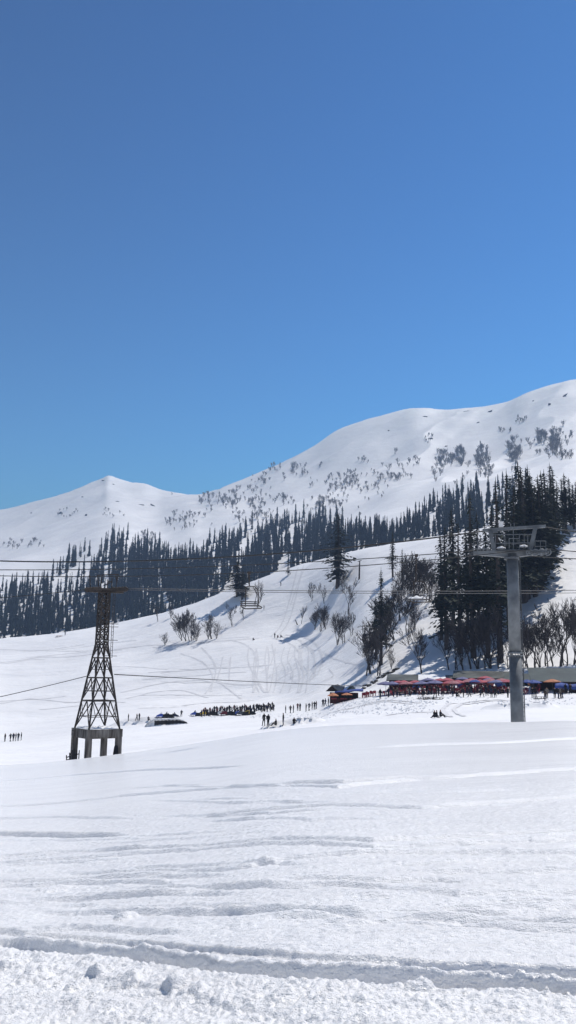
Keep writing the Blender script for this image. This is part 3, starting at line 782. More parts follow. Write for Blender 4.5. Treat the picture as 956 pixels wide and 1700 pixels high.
track([(540,1186),(600,1172),(640,1164),(690,1168)], .6, 10, .8)
track([(760,1190),(745,1180),(750,1172),(790,1166),(840,1164),(900,1166)], .6, 10, .8)
track([(640,1188),(670,1184),(720,1182)], .5)
for k in range(16):
    x0 = random.uniform(-20, 330); y0 = random.uniform(1068, 1180); L_ = random.uniform(70, 190); sl_ = random.uniform(-.12, .02)
    track([(x0, y0), (x0+L_*.35, y0+L_*.35*sl_+random.uniform(-2, 2)), (x0+L_*.7, y0+L_*.7*sl_+random.uniform(-2, 2)), (x0+L_, y0+L_*sl_)], random.uniform(.3, .7), 8)
for k in range(16):
    x0 = random.uniform(440, 640); y0 = random.uniform(1072, 1125) if x0 < 560 else random.uniform(1100, 1128)
    track([(x0, y0), (x0+random.uniform(-10, 10), y0+12), (x0+random.uniform(-22, 14), y0+26)], .3, 6)
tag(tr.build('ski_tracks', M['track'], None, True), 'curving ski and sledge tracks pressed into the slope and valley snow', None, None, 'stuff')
# churned lumps of snow where people walk
ch = MB()
for k in range(900):
    zone = random.random()
    if zone < .55: x, y = random.uniform(545, 720), random.uniform(1160, 1186)
    elif zone < .8: x, y = random.uniform(560, 956), random.uniform(1158, 1170)
    else: x, y = random.uniform(330, 560), random.uniform(1183, 1192)
    if random.random() < (x-545)/400 and zone < .55: continue
    q = hit(x, y, 80)
    if not q: continue
    p = q[0]; s = random.uniform(.12, .42); a = random.uniform(0, 3)
    c_, s__ = math.cos(a)*s, math.sin(a)*s
    ch.add([(p.x+c_, p.y+s__, p.z-.05), (p.x-s__*.7, p.y+c_*.7, p.z-.05), (p.x-c_, p.y-s__, p.z-.05), (p.x+s__*.7, p.y-c_*.7, p.z-.05), (p.x+.1*s, p.y, p.z+s*random.uniform(.35, .7))],
           [(0,1,4),(1,2,4),(2,3,4),(3,0,4)])
tag(ch.build('trampled_snow', M['snow_pile']), 'rough lumps of trampled snow in front of the umbrellas', None, None, 'stuff')

# snow banks: long mounds whose near face is cut steep
def bank(name, x0, x1, ybase, htpx, r_hint, label, face=None, cap=M['snow_pile'], cut=.15, cat='snow bank'):
    P = []; n = 36
    for i in range(n+1):
        x = x0+(x1-x0)*i/n; q = hit(x, ybase(i/n) if callable(ybase) else ybase, 80)
        P.append(q[0])
    b = MB(); vs = []; rows = 7
    for i, p in enumerate(P):
        f = i/n; e = min(1, 4.5*f, 4.5*(1-f))**.6; px = p.length/FPX; h = htpx(f)*px*e+.02
        d = Vector((p.x, p.y, 0)).normalized(); wob = .12*math.sin(i*1.7)+.08*math.sin(i*.63)
        prof = [(-.25+wob, -.25), (-.12+wob, .12*h), (cut+wob*.6, .70*h), (.0+wob*.4, .86*h), (.45+wob, 1.0*h), (1.6, .92*h), (4.6, -.5)]
        for dd, z in prof:
            v = p+d*dd*(1 if dd < .5 else 1); vs.append((v.x, v.y, p.z+z+(.05*math.sin(i*2.1+dd*5) if 0 < z else 0)))
    fs = []; ms = []
    for i in range(n):
        for j in range(rows-1):
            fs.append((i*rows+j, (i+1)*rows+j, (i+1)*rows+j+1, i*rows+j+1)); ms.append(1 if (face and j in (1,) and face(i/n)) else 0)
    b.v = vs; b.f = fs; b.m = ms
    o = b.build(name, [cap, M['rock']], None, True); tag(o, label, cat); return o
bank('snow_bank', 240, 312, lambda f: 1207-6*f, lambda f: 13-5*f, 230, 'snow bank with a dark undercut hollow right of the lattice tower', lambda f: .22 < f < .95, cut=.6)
# ------------------------------------------------------------------ people
def person_mesh(pose, mats):
    J = {'pel': (0, 0, .95, .145), 'bel': (0, 0, 1.10, .14), 'che': (0, 0, 1.33, .165), 'nek': (0, -.01, 1.50, .062), 'hed': (0, -.02, 1.60, .09), 'top': (0, -.01, 1.70, .085),
         'shl': (-.17, 0, 1.43, .075), 'ell': (-.25, .02, 1.15, .055), 'hal': (-.25, -.06, .92, .045), 'shr': (.17, 0, 1.43, .075), 'elr': (.25, .02, 1.15, .055), 'har': (.25, -.06, .92, .045),
         'hil': (-.09, 0, .90, .11), 'knl': (-.10, -.02, .50, .075), 'anl': (-.10, .02, .09, .055), 'tol': (-.11, -.15, .04, .05), 'hir': (.09, 0, .90, .11), 'knr': (.10, -.02, .50, .075), 'anr': (.10, .02, .09, .055), 'tor': (.11, -.15, .04, .05)}
    if pose == 'walk': J.update({'knl': (-.10, -.20, .52, .075), 'anl': (-.10, -.26, .10, .055), 'tol': (-.10, -.42, .06, .05), 'knr': (.10, .08, .50, .075), 'anr': (.10, .32, .14, .055), 'tor': (.11, .20, .04, .05),
                                 'ell': (-.26, .16, 1.18, .055), 'hal': (-.24, .14, .93, .045), 'elr': (.26, -.12, 1.18, .055), 'har': (.22, -.30, 1.02, .045)})
    if pose == 'phone': J.update({'ell': (-.25, -.10, 1.18, .055), 'hal': (-.10, -.34, 1.28, .045), 'elr': (.25, -.10, 1.18, .055), 'har': (.08, -.34, 1.30, .045)})
    if pose == 'hip': J.update({'ell': (-.38, .06, 1.18, .055), 'hal': (-.20, -.05, 1.0, .045), 'knr': (.18, -.02, .5, .075), 'anr': (.22, .02, .09, .055), 'tor': (.26, -.14, .04, .05)})
    if pose == 'sit':
        J = {k: (x, y, z-.70 if z > .85 else z, r) for k, (x, y, z, r) in J.items()}
        J.update({'knl': (-.13, -.42, .42, .075), 'anl': (-.14, -.62, .09, .055), 'tol': (-.15, -.78, .07, .05), 'knr': (.13, -.42, .40, .075), 'anr': (.14, -.64, .09, .055), 'tor': (.15, -.80, .07, .05),
                  'ell': (-.26, -.12, .50, .055), 'hal': (-.14, -.36, .48, .045), 'elr': (.26, -.12, .50, .055), 'har': (.14, -.36, .48, .045)})
    E = [('pel','bel'),('bel','che'),('che','nek'),('nek','hed'),('hed','top'),('che','shl'),('shl','ell'),('ell','hal'),('che','shr'),('shr','elr'),('elr','har'),('pel','hil'),('hil','knl'),('knl','anl'),('anl','tol'),('pel','hir'),('hir','knr'),('knr','anr'),('anr','tor')]
    ks = list(J); me = bpy.data.meshes.new('p'); me.from_pydata([J[k][:3] for k in ks], [(ks.index(a), ks.index(b)) for a, b in E], [])
    o = bpy.data.objects.new('p', me); COL.objects.link(o)
    sk = o.modifiers.new('s', 'SKIN'); sk.use_smooth_shade = True; o.modifiers.new('u', 'SUBSURF').levels = 1
    for i, k in enumerate(ks):
        me.skin_vertices[0].data[i].radius = (J[k][3], J[k][3]); me.skin_vertices[0].data[i].use_root = (k == 'pel')
    dg = bpy.context.evaluated_depsgraph_get(); out = bpy.data.meshes.new_from_object(o.evaluated_get(dg)); bpy.data.objects.remove(o)
    out.name = 'person'; out.materials.clear()
    for m in mats: out.materials.append(m)
    top = J['top'][2]; pel = J['pel'][2]; idx = []
    hand = [Vector(J['hal'][:3]), Vector(J['har'][:3])]
    for p in out.polygons:
        c = p.center
        if c.z > top-.23 and abs(c.x) < .14: i = 3 if (c.z > top-.05 or c.y > .02) else 2
        elif min((c-h).length for h in hand) < .07: i = 2
        elif pose == 'sit': i = 1 if (c.y < -.22 or c.z < pel+.02) and not (c.z > .44 and abs(c.x) > .2) else 0
        else: i = 1 if c.z < pel-.06 and abs(c.x) < .2+.1*(c.z < .6) else 0
        idx.append(i)
    out.polygons.foreach_set('material_index', idx); out.polygons.foreach_set('use_smooth', [True]*len(idx))
    return out
PM = {}
OUT = [('black','black'), ('navy','black'), ('brown','navy'), ('maroon','black'), ('black','navy'), ('beige','brown')]
def person(p, pose, outfit, label, group=None, face=None, s=1.0):
    k = (pose, outfit)
    if k not in PM: PM[k] = person_mesh(pose, [M[OUT[outfit][0]], M[OUT[outfit][1]], M['skin'], M['black']])
    o = linkmesh('person', PM[k], None, (p.x, p.y, p.z-.03), random.uniform(0, 6.28) if face is None else face, s)
    return tag(o, label, 'person', group)
def person_px(x, y, pose, outfit, label, group=None, face=None, s=1.0, rmin=80):
    q = hit(x, y, rmin)
    if q: return person(q[0], pose, outfit, label, group, face, s)
cl = {'black': 'black', 'navy': 'dark blue'}
g = 'small group on the snow at the far left'
for i, (x, y, po, oc, w) in enumerate([(8,1231,'stand',0,'standing person in black apart at the left end of the far-left group'),(17,1231,'walk',0,'person in black walking, second from left of the far-left group'),
        (22,1230,'stand',1,'standing person, third from left of the far-left group'),(26,1230,'phone',0,'person in black, fourth from left of the far-left group'),
        (30,1230,'walk',4,'person in black, fifth from left of the far-left group'),(35,1229,'stand',0,'person in black at the right end of the far-left group')]):
    person_px(x, y, po, oc, w, g)
for x, y, po, oc, w in [(213,1197,'stand',0,'lone standing person in black just right of the lattice tower legs'),(227,1197,'walk',0,'left one of two dark figures walking right of the lattice tower'),
        (231,1196,'stand',4,'right one of two dark figures walking right of the lattice tower'),(246,1196,'sit',1,'person in blue sitting on snow left of the parked sledges'),
        (301,1190,'hip',0,'lone standing person left of the first yellow snowmobile'),
        (438,1205,'hip',0,'standing person at the left end before the grey snow bank'),(445,1206,'stand',0,'tall standing person second from left before the grey snow bank'),
        (458,1205,'sit',0,'person sitting between the standing ones before the grey snow bank'),(470,1204,'stand',4,'person in black standing alone in the middle before the grey snow bank'),
        (488,1203,'sit',0,'person sitting at the right end before the grey snow bank'),
        (474,1184,'stand',0,'leftmost standing figure of the loose line behind the grey snow bank'),(482,1184,'walk',0,'slim figure second from left in the loose line behind the grey snow bank'),
        (487,1183,'stand',0,'tall figure third from left in the loose line behind the grey snow bank'),(494,1180,'phone',3,'figure fourth from left in the loose line behind the grey snow bank'),
        (498,1180,'stand',0,'figure fifth from left in the loose line behind the grey snow bank'),(508,1181,'hip',0,'tall figure with raised elbow in the middle of the loose line'),
        (513,1180,'walk',1,'figure right of the tall one in the loose line'),(518,1178,'stand',0,'figure third from right in the loose line'),(522,1178,'phone',0,'figure second from right in the loose line'),(525,1177,'stand',2,'figure at the right end of the loose line'),
        (536,1174,'walk',0,'leftmost of three people walking in front of the blue-roofed hut'),(540,1173,'walk',1,'middle one of three people walking in front of the blue-roofed hut'),(545,1172,'stand',0,'rightmost of three people in front of the blue-roofed hut'),
        (721,1192,'sit',0,'left one of three people sitting on the snow left of the pylon foot'),(725,1192,'sit',4,'middle one of three people sitting on the snow left of the pylon foot'),(731,1191,'sit',0,'right one of three people sitting on the snow left of the pylon foot'),
        (631,1160,'stand',0,'person in black standing alone at the left end of the umbrellas'),
        (822,1158,'walk',0,'person in black striding just left of the pylon shaft'),(843,1158,'stand',0,'person in black half hidden beside the pylon shaft'),
        (884,1158,'stand',0,'left one of the pair standing right of the pylon'),(889,1158,'stand',0,'right one of the pair standing right of the pylon'),
        (905,1163,'phone',2,'person in brown with a companion in the middle between pylon and blue tarps'),(908,1159,'stand',5,'person in pale clothes behind the brown-coated one'),
        (921,1159,'stand',0,'leftmost of four people before the blue tarps on the right'),(927,1160,'hip',4,'second from left of four people before the blue tarps on the right'),
        (931,1159,'stand',5,'person in pale coat, third of four before the blue tarps'),(934,1159,'walk',2,'rightmost of four people before the blue tarps'),
        (939,1152,'stand',0,'left one of two people under the blue tarps at the right edge'),(947,1152,'walk',0,'right one of two people under the blue tarps at the right edge'),
        (895,1150,'stand',3,'person in dark red standing at the wall under the grey-green roof'),
        (466,973,'stand',0,'tiny lone person high on the slope below the tiny ridge fir'),(438,1012,'stand',0,'tiny person standing on the slope beyond the end of the empty chair'),
        (420,1063,'sit',0,'tiny person sitting on a sledge at the top left of the ski slope'),(456,1059,'stand',0,'left one of three tiny people at the top of the ski slope'),
        (461,1059,'sit',3,'middle one of three tiny people at the top of the ski slope'),(466,1058,'sit',0,'right one of three tiny people at the top of the ski slope'),
        (108,1055,'stand',0,'tiny person beside the orange sledge on the left ridge')]:
    person_px(x, y, po, oc, w, None, None, 1.0 if y > 1070 else 1.15)
poses = ['stand','sit','stand','phone','hip','sit','walk']
for k in range(78):
    x = 334+k*1.56+random.uniform(-1, 1); y = 1188-.075*(x-334)+random.uniform(-3.5, 2.5)
    person_px(x, y, poses[k % 7], random.choice([0,0,0,1,4,3]), 'person in dark clothes packed in the long crowd behind the parked snowmobiles', 'long crowd behind the parked snowmobiles')
for k in range(46):
    x = 645+k*4.2+random.uniform(-2, 2); y = random.uniform(1151, 1158)
    if 840 < x < 874: continue
    person_px(x, y, random.choice(['stand','stand','sit','phone','walk']), random.choice([0,0,1,3,2,4]), 'person in dark clothes among the tables under the red and blue umbrellas', 'people among the tables under the umbrellas')

# ------------------------------------------------------------------ snowmobiles and sledges
def snowmobile(cm):
    root = empty('snowmobile', (0, 0, 0))
    b = MB(); vs = [(-.35,-1.2,.3),(.35,-1.2,.3),(.45,-.2,.32),(-.45,-.2,.32),(-.22,-1.0,.55),(.22,-1.0,.55),(.34,-.15,.95),(-.34,-.15,.95),(-.25,.25,.8),(.25,.25,.8),(-.3,.3,.3),(.3,.3,.3)]
    b.add(vs, [(0,1,5,4),(4,5,6,7),(7,6,9,8),(8,9,11,10),(0,4,7,3),(1,2,6,5),(3,7,8,10),(2,11,9,6),(0,3,2,1),(3,10,11,2)]); b.build('cowl', M[cm], root)
    w = MB().add([(-.26,-.2,.95),(.26,-.2,.95),(.2,-.02,1.28),(-.2,-.02,1.28),(-.26,-.15,.95),(.26,-.15,.95),(.2,.02,1.28),(-.2,.02,1.28)], [(0,1,2,3),(5,4,7,6),(3,2,6,7),(0,3,7,4),(1,5,6,2)]); w.build('windscreen', M['black'], root)
    s = MB().box(-.2,.2,.25,1.3,.55,.78).box(-.24,.24,1.25,1.45,.6,.95); s.build('seat', M['black'], root)
    t = MB(); t.tube([(0,.0,.14),(0,1.3,.12),(0,1.55,.3),(0,1.3,.46),(0,.1,.46)], .13, 6); t.box(-.22,.22,.1,1.4,.05,.5); t.build('track', M['rubber'], root)
    for sx in (-.42, .42):
        k = MB(); k.tube([(sx,-.2,.03),(sx,-1.2,.03),(sx,-1.42,.16)], .05, 6).bar((sx,-.7,.04),(sx*.6,-.6,.4),.05); k.build('ski', M['black'], root)
    h = MB().tube([(-.36,.12,1.02),(0,.05,.98),(.36,.12,1.02)], .03, 6).bar((0,.05,.98),(0,0,.7),.05); h.build('handlebar', M['black'], root)
    return root
first = {}
for x, y, c, lab in [(324,1189,'bluepaint','small dark blue snowmobile at the left end of the parked row'),(341,1188,'yellow','bright yellow snowmobile, the larger of the two yellow ones'),
        (363,1188,'whitepaint','white snowmobile between the yellow and the blue ones'),(374,1188,'maroon','dark red snowmobile right of the white one'),
        (393,1188,'bluepaint','blue snowmobile in the middle of the parked row'),(401,1188,'galv_dark','grey snowmobile touching the blue one'),(412,1187,'yellow','small yellow snowmobile at the right end of the parked row'),
        (268,1192,'bluepaint','dark blue snowmobile on top of the undercut snow bank, left one'),(277,1192,'galv_dark','dark grey snowmobile on the undercut snow bank, middle one'),(289,1192,'navy','dark snowmobile on the undercut snow bank, right one')]:
    if c in first: o = copy_tree(first[c])
    else: o = first[c] = snowmobile(c)
    p, r = hit(x, y, 100); o.location = p; o.rotation_euler = (0, 0, random.uniform(.9, 2.2)*random.choice((1, -1))); o.scale = (1.1,)*3
    tag(o, lab, 'snowmobile', 'snowmobiles parked in front of the crowd')
def sledge(x, y, rz, label, m, s=1.0):
    p, r = hit(x, y, 80); root = empty('sledge', p, rz, label, 'sledge'); root.scale = (s,)*3
    d = MB()
    for k in range(5): d.box(-.55, .55, -.24+k*.11, -.16+k*.11, .2, .23)
    d.build('deck', M[m], root)
    for sy in (-.2, .2): MB().tube([(-.65, sy, .02), (.5, sy, .02), (.72, sy, .2)], .03, 5).bar((-.4, sy, .02), (-.4, sy, .2), .04).bar((.3, sy, .02), (.3, sy, .2), .04).build('runner', M['darkwood'], root)
sledge(98, 1057, .25, 'tiny orange sledge on the left ridge near a tiny person', 'orange', 2.6)
for i, (x, y) in enumerate([(701,1160),(709,1161),(716,1160),(726,1161)]):
    sledge(x, y, random.uniform(-.4, .4), 'dark wooden sledge lying on the snow before the umbrellas, %s from the left' % ords[i], 'darkwood', 1.4)
sledge(896, 1160, .2, 'dark wooden sledge behind the pair right of the pylon', 'darkwood', 1.5)

# ------------------------------------------------------------------ umbrellas, chairs, tables
def umbrella(cm, rad=1.45, h=2.5):
    root = empty('umbrella', (0, 0, 0)); n = 8
    c = MB(); vs = [(0, 0, h+.02)]
    for rr_, zz in ((.5, h-.20), (1.0, h-.52), (1.0, h-.68)):
        for j in range(n*2):
            a = PI*j/n; k = 1 if j % 2 == 0 else .94; sc = .05 if j % 2 else 0
            vs.append((rad*rr_*k*math.cos(a), rad*rr_*k*math.sin(a), zz-(.04 if rr_ < 1 and j % 2 else 0)+sc*(zz < h-.6)))
    m2 = n*2; fs = [(0, 1+j, 1+(j+1) % m2) for j in range(m2)]
    for q in range(2): fs += [(1+q*m2+j, 1+(q+1)*m2+j, 1+(q+1)*m2+(j+1) % m2, 1+q*m2+(j+1) % m2) for j in range(m2)]
    c.add(vs, fs); cp = c.build('canopy', M[cm], root)
    sp = cp.modifiers.new('t', 'SOLIDIFY'); sp.thickness = .015
    MB().tube([(0, 0, -.1), (0, 0, h+.1)], .03, 6).build('pole', M['galv_dark'], root)
    rb = MB()
    for j in range(n):
        a = 2*PI*j/n; rb.bar((0, 0, h-.06), (rad*.98*math.cos(a), rad*.98*math.sin(a), h-.55), .02)
    rb.build('ribs', M['galv_dark'], root)
    return root
ufirst = {}
UM = [(640,1131,'purple'),(651,1131,'purple'),(662,1133,'red'),(676,1133,'pink'),(689,1133,'red'),(700,1134,'purple'),(711,1132,'purple'),(722,1132,'purple'),(731,1135,'red'),(742,1132,'red'),(752,1130,'pink'),(760,1133,'red'),(768,1130,'purple'),(778,1133,'pink'),(789,1128,'blue'),
      (797,1132,'red'),(806,1129,'red'),(815,1130,'pink'),(824,1134,'purple'),(833,1131,'pink'),(841,1134,'red'),(812,1136,'purple'),(874,1128,'blue'),(885,1130,'blue'),(917,1137,'orange'),(670,1137,'red'),(747,1138,'red'),(783,1138,'red')]
names = {'purple': 'faded blue-violet', 'red': 'red', 'pink': 'faded pink-red', 'blue': 'bright blue', 'orange': 'orange'}
cnt = {}
upos = []
for x, y, c in sorted(UM):
    r = 163+random.uniform(-3, 4) if x < 860 else 158
    t = at(x, y, r); gz = ground_xy(t.x, t.y); s = max(.85, min(1.25, (t.z-gz)/2.5))
    if c in ufirst: o = copy_tree(ufirst[c])
    else: o = ufirst[c] = umbrella(c)
    o.location = (t.x, t.y, gz); o.scale = (random.uniform(.95, 1.15),)*2+(s,); o.rotation_euler = (random.uniform(-.05, .05), random.uniform(-.05, .05), random.uniform(0, 1))
    cnt[c] = cnt.get(c, 0)+1; upos.append((t.x, t.y, gz))
    tag(o, ('%s umbrella in front of the dark stall right of the pylon' % names[c]) if c == 'orange' else '%s sun umbrella, %s of its colour from the left in the umbrella row' % (names[c], ords[cnt[c]-1]), 'umbrella', 'sun umbrellas in front of the stalls')
def plastic_chair():
    root = empty('plastic_chair', (0, 0, 0))
    MB().box(-.24,.24,-.24,.22,.42,.46).build('seat', M['redplastic'], root)
    b = MB().add([(-.24,.22,.44),(.24,.22,.44),(.22,.34,.88),(-.22,.34,.88),(-.24,.26,.44),(.24,.26,.44),(.22,.38,.88),(-.22,.38,.88)], [(0,1,2,3),(5,4,7,6),(3,2,6,7),(0,3,7,4),(1,5,6,2)]); b.build('backrest', M['redplastic'], root)
    for sx in (-1, 1):
        for sy in (-1, 1): MB().bar((sx*.21, sy*.2, .43), (sx*.25, sy*.24, 0), .05).build('leg', M['redplastic'], root)
        MB().bar((sx*.25, -.2, .64), (sx*.25, .28, .66), .05, .03).bar((sx*.25, -.2, .64), (sx*.24, -.2, .43), .04).build('armrest', M['redplastic'], root)
    return root
def table():
    root = empty('plastic_table', (0, 0, 0)); MB().box(-.45,.45,-.45,.45,.70,.74).build('tabletop', M['redplastic'], root)
    for sx in (-1, 1):
        for sy in (-1, 1): MB().bar((sx*.38, sy*.38, .7), (sx*.4, sy*.4, 0), .05).build('leg', M['redplastic'], root)
    return root
c0 = t0 = None
for i, (x, y, z) in enumerate(upos):
    if math.degrees(math.atan2(x, y)) > 15.5 and i > 22: continue
    tx, ty = x+random.uniform(-.3, .3), y-random.uniform(.5, .9)
    o = t0 = table() if t0 is None else copy_tree(t0)
    o.location = (tx, ty, ground_xy(tx, ty)+.02); o.rotation_euler = (0, 0, random.uniform(-.3, .3))
    tag(o, 'small red plastic table among red chairs under the umbrella row', 'table', 'red plastic tables under the umbrellas')
    for k in range(5):
        a = k*1.25+random.uniform(0, .7); d = random.uniform(.75, 1.5); cx, cy = tx+d*math.cos(a), ty+d*math.sin(a)-.3
        if c0 is None: o = c0 = plastic_chair()
        else: o = copy_tree(c0)
        o.location = (cx, cy, ground_xy(cx, cy)+.02); o.rotation_euler = (0, 0, a-PI/2)
        tag(o, 'red plastic chair in the seating under the umbrella row', 'chair', 'red plastic chairs under the umbrellas')

# ------------------------------------------------------------------ stalls and sheds
def frame_at(x, r):
    """position on the ground at photo column x and distance r, yaw with local X to the right of the view"""
    az, te = ray(x, 1140); p = Vector((r*math.sin(az), r*math.cos(az), 0)); p.z = ground_xy(p.x, p.y); return p, -az
def zrow(x, y, r): return at(x, y, r).z
def shed(x0, x1, r, yeave, yridge, roofm, label, depth=5.0, wallm='darkwood', openings=4, yaw=0.0, snow=None, name='stall'):
    xm = (x0+x1)/2; p, rz = frame_at(xm, r); w = (x1-x0)*r/FPX; ze = zrow(xm, yeave, r)-p.z; zr = zrow(xm, yridge, r+depth)-p.z
    root = empty(name, p, rz+yaw, label, 'stall')
    b = MB(); b.box(-w/2+.2, w/2-.2, depth-.15, depth, -.8, ze+.1); b.box(-w/2+.2, -w/2+.35, .6, depth-.15, -.8, ze); b.box(w/2-.35, w/2-.2, .6, depth-.15, -.8, ze)
    b.box(-w/2+.35, w/2-.35, 1.1, 1.2, -.8, 1.0)
    b.build('wall', M[wallm], root)
    for k in range(openings+1):
        px = -w/2+.3+(w-.6)*k/openings
        MB().box(px-.07, px+.07, .25, .39, -.8, ze).build('post', M['darkwood'], root)
    rf = MB(); n = max(6, int(w/1.2)); th = .06; vs = []
    for i in range(n+1):
        xx = -w/2-.3+(w+.6)*i/n; sag = .05*math.sin(i*1.9)+.04*math.sin(i*.7)
        for yy, zz in ((-.5, ze), (depth*.5, (ze+zr)/2+sag), (depth+.2, zr), (depth+.2, zr-th), (depth*.5, (ze+zr)/2+sag-th), (-.5, ze-th)): vs.append((xx, yy, zz))
    fs = [(i*6+j, i*6+(j+1) % 6, (i+1)*6+(j+1) % 6, (i+1)*6+j) for i in range(n) for j in range(6)]+[(0,5,4,3,2,1), tuple(n*6+j for j in range(6))]
    rf.add(vs, fs); ro = rf.build('roof', M[roofm], root)
    MB().box(-w/2-.3, w/2+.3, -.56, -.503, ze-.16, ze+.02).build('fascia', M['darkwood'], root)
    if snow:
        s0, s1, hh = snow; q = MB(); vs = []; m_ = 14
        for i in range(m_+1):
            f = i/m_; xx = -w/2+w*(s0+(s1-s0)*f); e = math.sin(PI*min(max(f, .03), .97))**.5
            for yy, k in ((-.45, 0), (-.3, .7), (depth*.35, 1), (depth*.8, .8), (depth+.15, 0)):
                g = (yy+.5)/(depth+.7); vs.append((xx, yy, ze+(zr-ze)*g+.03+hh*k*e*(1+.25*math.sin(i*1.3+yy))))
        q.add(vs, [(i*5+j, (i+1)*5+j, (i+1)*5+j+1, i*5+j+1) for i in range(m_) for j in range(4)]); q.build('roof_snow', M['snow_pile'], root, True)
    return root
shed(646, 762, 172, 1130, 1120, 'roof_grey', 'long low stall with a pale tin roof under a heap of snow at the left', 5.5, 'redwood', 9, 0, (.42, .80, .35))
shed(757, 850, 173, 1126, 1114, 'roof_grey', 'low stall with a striped pale grey tin roof in the middle behind the umbrellas', 6, 'darkwood', 8)
shed(842, 905, 169, 1129, 1118, 'roof_green', 'dark open stall with a grey-green roof just right of the pylon', 6, 'darkwood', 6)
shed(890, 990, 160, 1132, 1109, 'roof_green', 'large shed with a broad grey-green metal roof at the right edge', 8, 'darkwood', 5, .12)
# small goods on the stall counters
gc = [('maroon','dark red'),('orange','orange'),('blue','blue'),('black','black')]
for k in range(14):
    x = 655+k*17.5+random.uniform(-4, 4)
    if x > 900 or 845 < x < 868: continue
    p, rz = frame_at(x, 168.2); m_ = gc[k % 4]
    b = MB(); vs = [(-.4,-.25,0),(.4,-.25,0),(.4,.25,0),(-.4,.25,0),(-.5,-.35,.5),(.5,-.35,.5),(.5,.35,.5),(-.5,.35,.5),(-.42,-.28,.5),(.42,-.28,.5),(.42,.28,.5),(-.42,.28,.5),(-.35,-.2,.1),(.35,-.2,.1),(.35,.2,.1),(-.35,.2,.1)]
    b.add(vs, [(3,2,1,0),(0,1,5,4),(1,2,6,5),(2,3,7,6),(3,0,4,7),(4,5,9,8),(5,6,10,9),(6,7,11,10),(7,4,8,11),(8,9,13,12),(9,10,14,13),(10,11,15,14),(11,8,12,15),(12,13,14,15)])
    o = b.build('crate', M[m_[0]]); o.location = (p.x, p.y, p.z); o.rotation_euler = (0, 0, rz+random.uniform(-.3, .3)); o.scale = (1.2, 1.2, 1.3)
    tag(o, 'crate of goods in the shade at the front of the stalls behind the umbrellas', 'crate', 'crates in the shade of the stalls')
# tarps on the right
def tarp(x0, x1, y0, y1, r, m_, label, drop=.7):
    xm = (x0+x1)/2; p, rz = frame_at(xm, r); w = (x1-x0)*r/FPX; zt = zrow(xm, y0, r)-p.z; zb = zrow(xm, y1, r)-p.z
    root = empty('tarp_shelter', p, rz, label, 'tarp shelter'); n = 10; vs = []
    for i in range(n+1):
        f = i/n; xx = -w/2+w*f; s = .12*math.sin(f*9)+.08*math.sin(f*17)
        for yy, zz in ((-.9, zb+s), (-.6, zb+(zt-zb)*.55+s*.6), (.4, zt-.2*abs(2*f-1)), (1.6, zt-.35+s)): vs.append((xx, yy+.1*math.sin(f*7), zz))
    c = MB().add(vs, [(i*4+j, (i+1)*4+j, (i+1)*4+j+1, i*4+j+1) for i in range(n) for j in range(3)]); o = c.build('canopy', M[m_], root, True)
    o.modifiers.new('t', 'SOLIDIFY').thickness = .03
    for sx in (-.45, 0, .45):
        for yy in (-.7, 1.4): MB().tube([(w*sx, yy, -.4), (w*sx, yy, zb+.05)], .035, 6).build('pole', M['darkwood'], root)
    MB().box(-w*.42, w*.42, 0, .7, -.3, .85).build('counter', M['darkwood'], root)
tarp(922, 942, 1133, 1144, 156, 'blue', 'bright blue tarp shelter, the left one under the big grey-green roof')
tarp(944, 972, 1135, 1145, 156, 'blue', 'bright blue tarp shelter cut by the right edge of the picture')
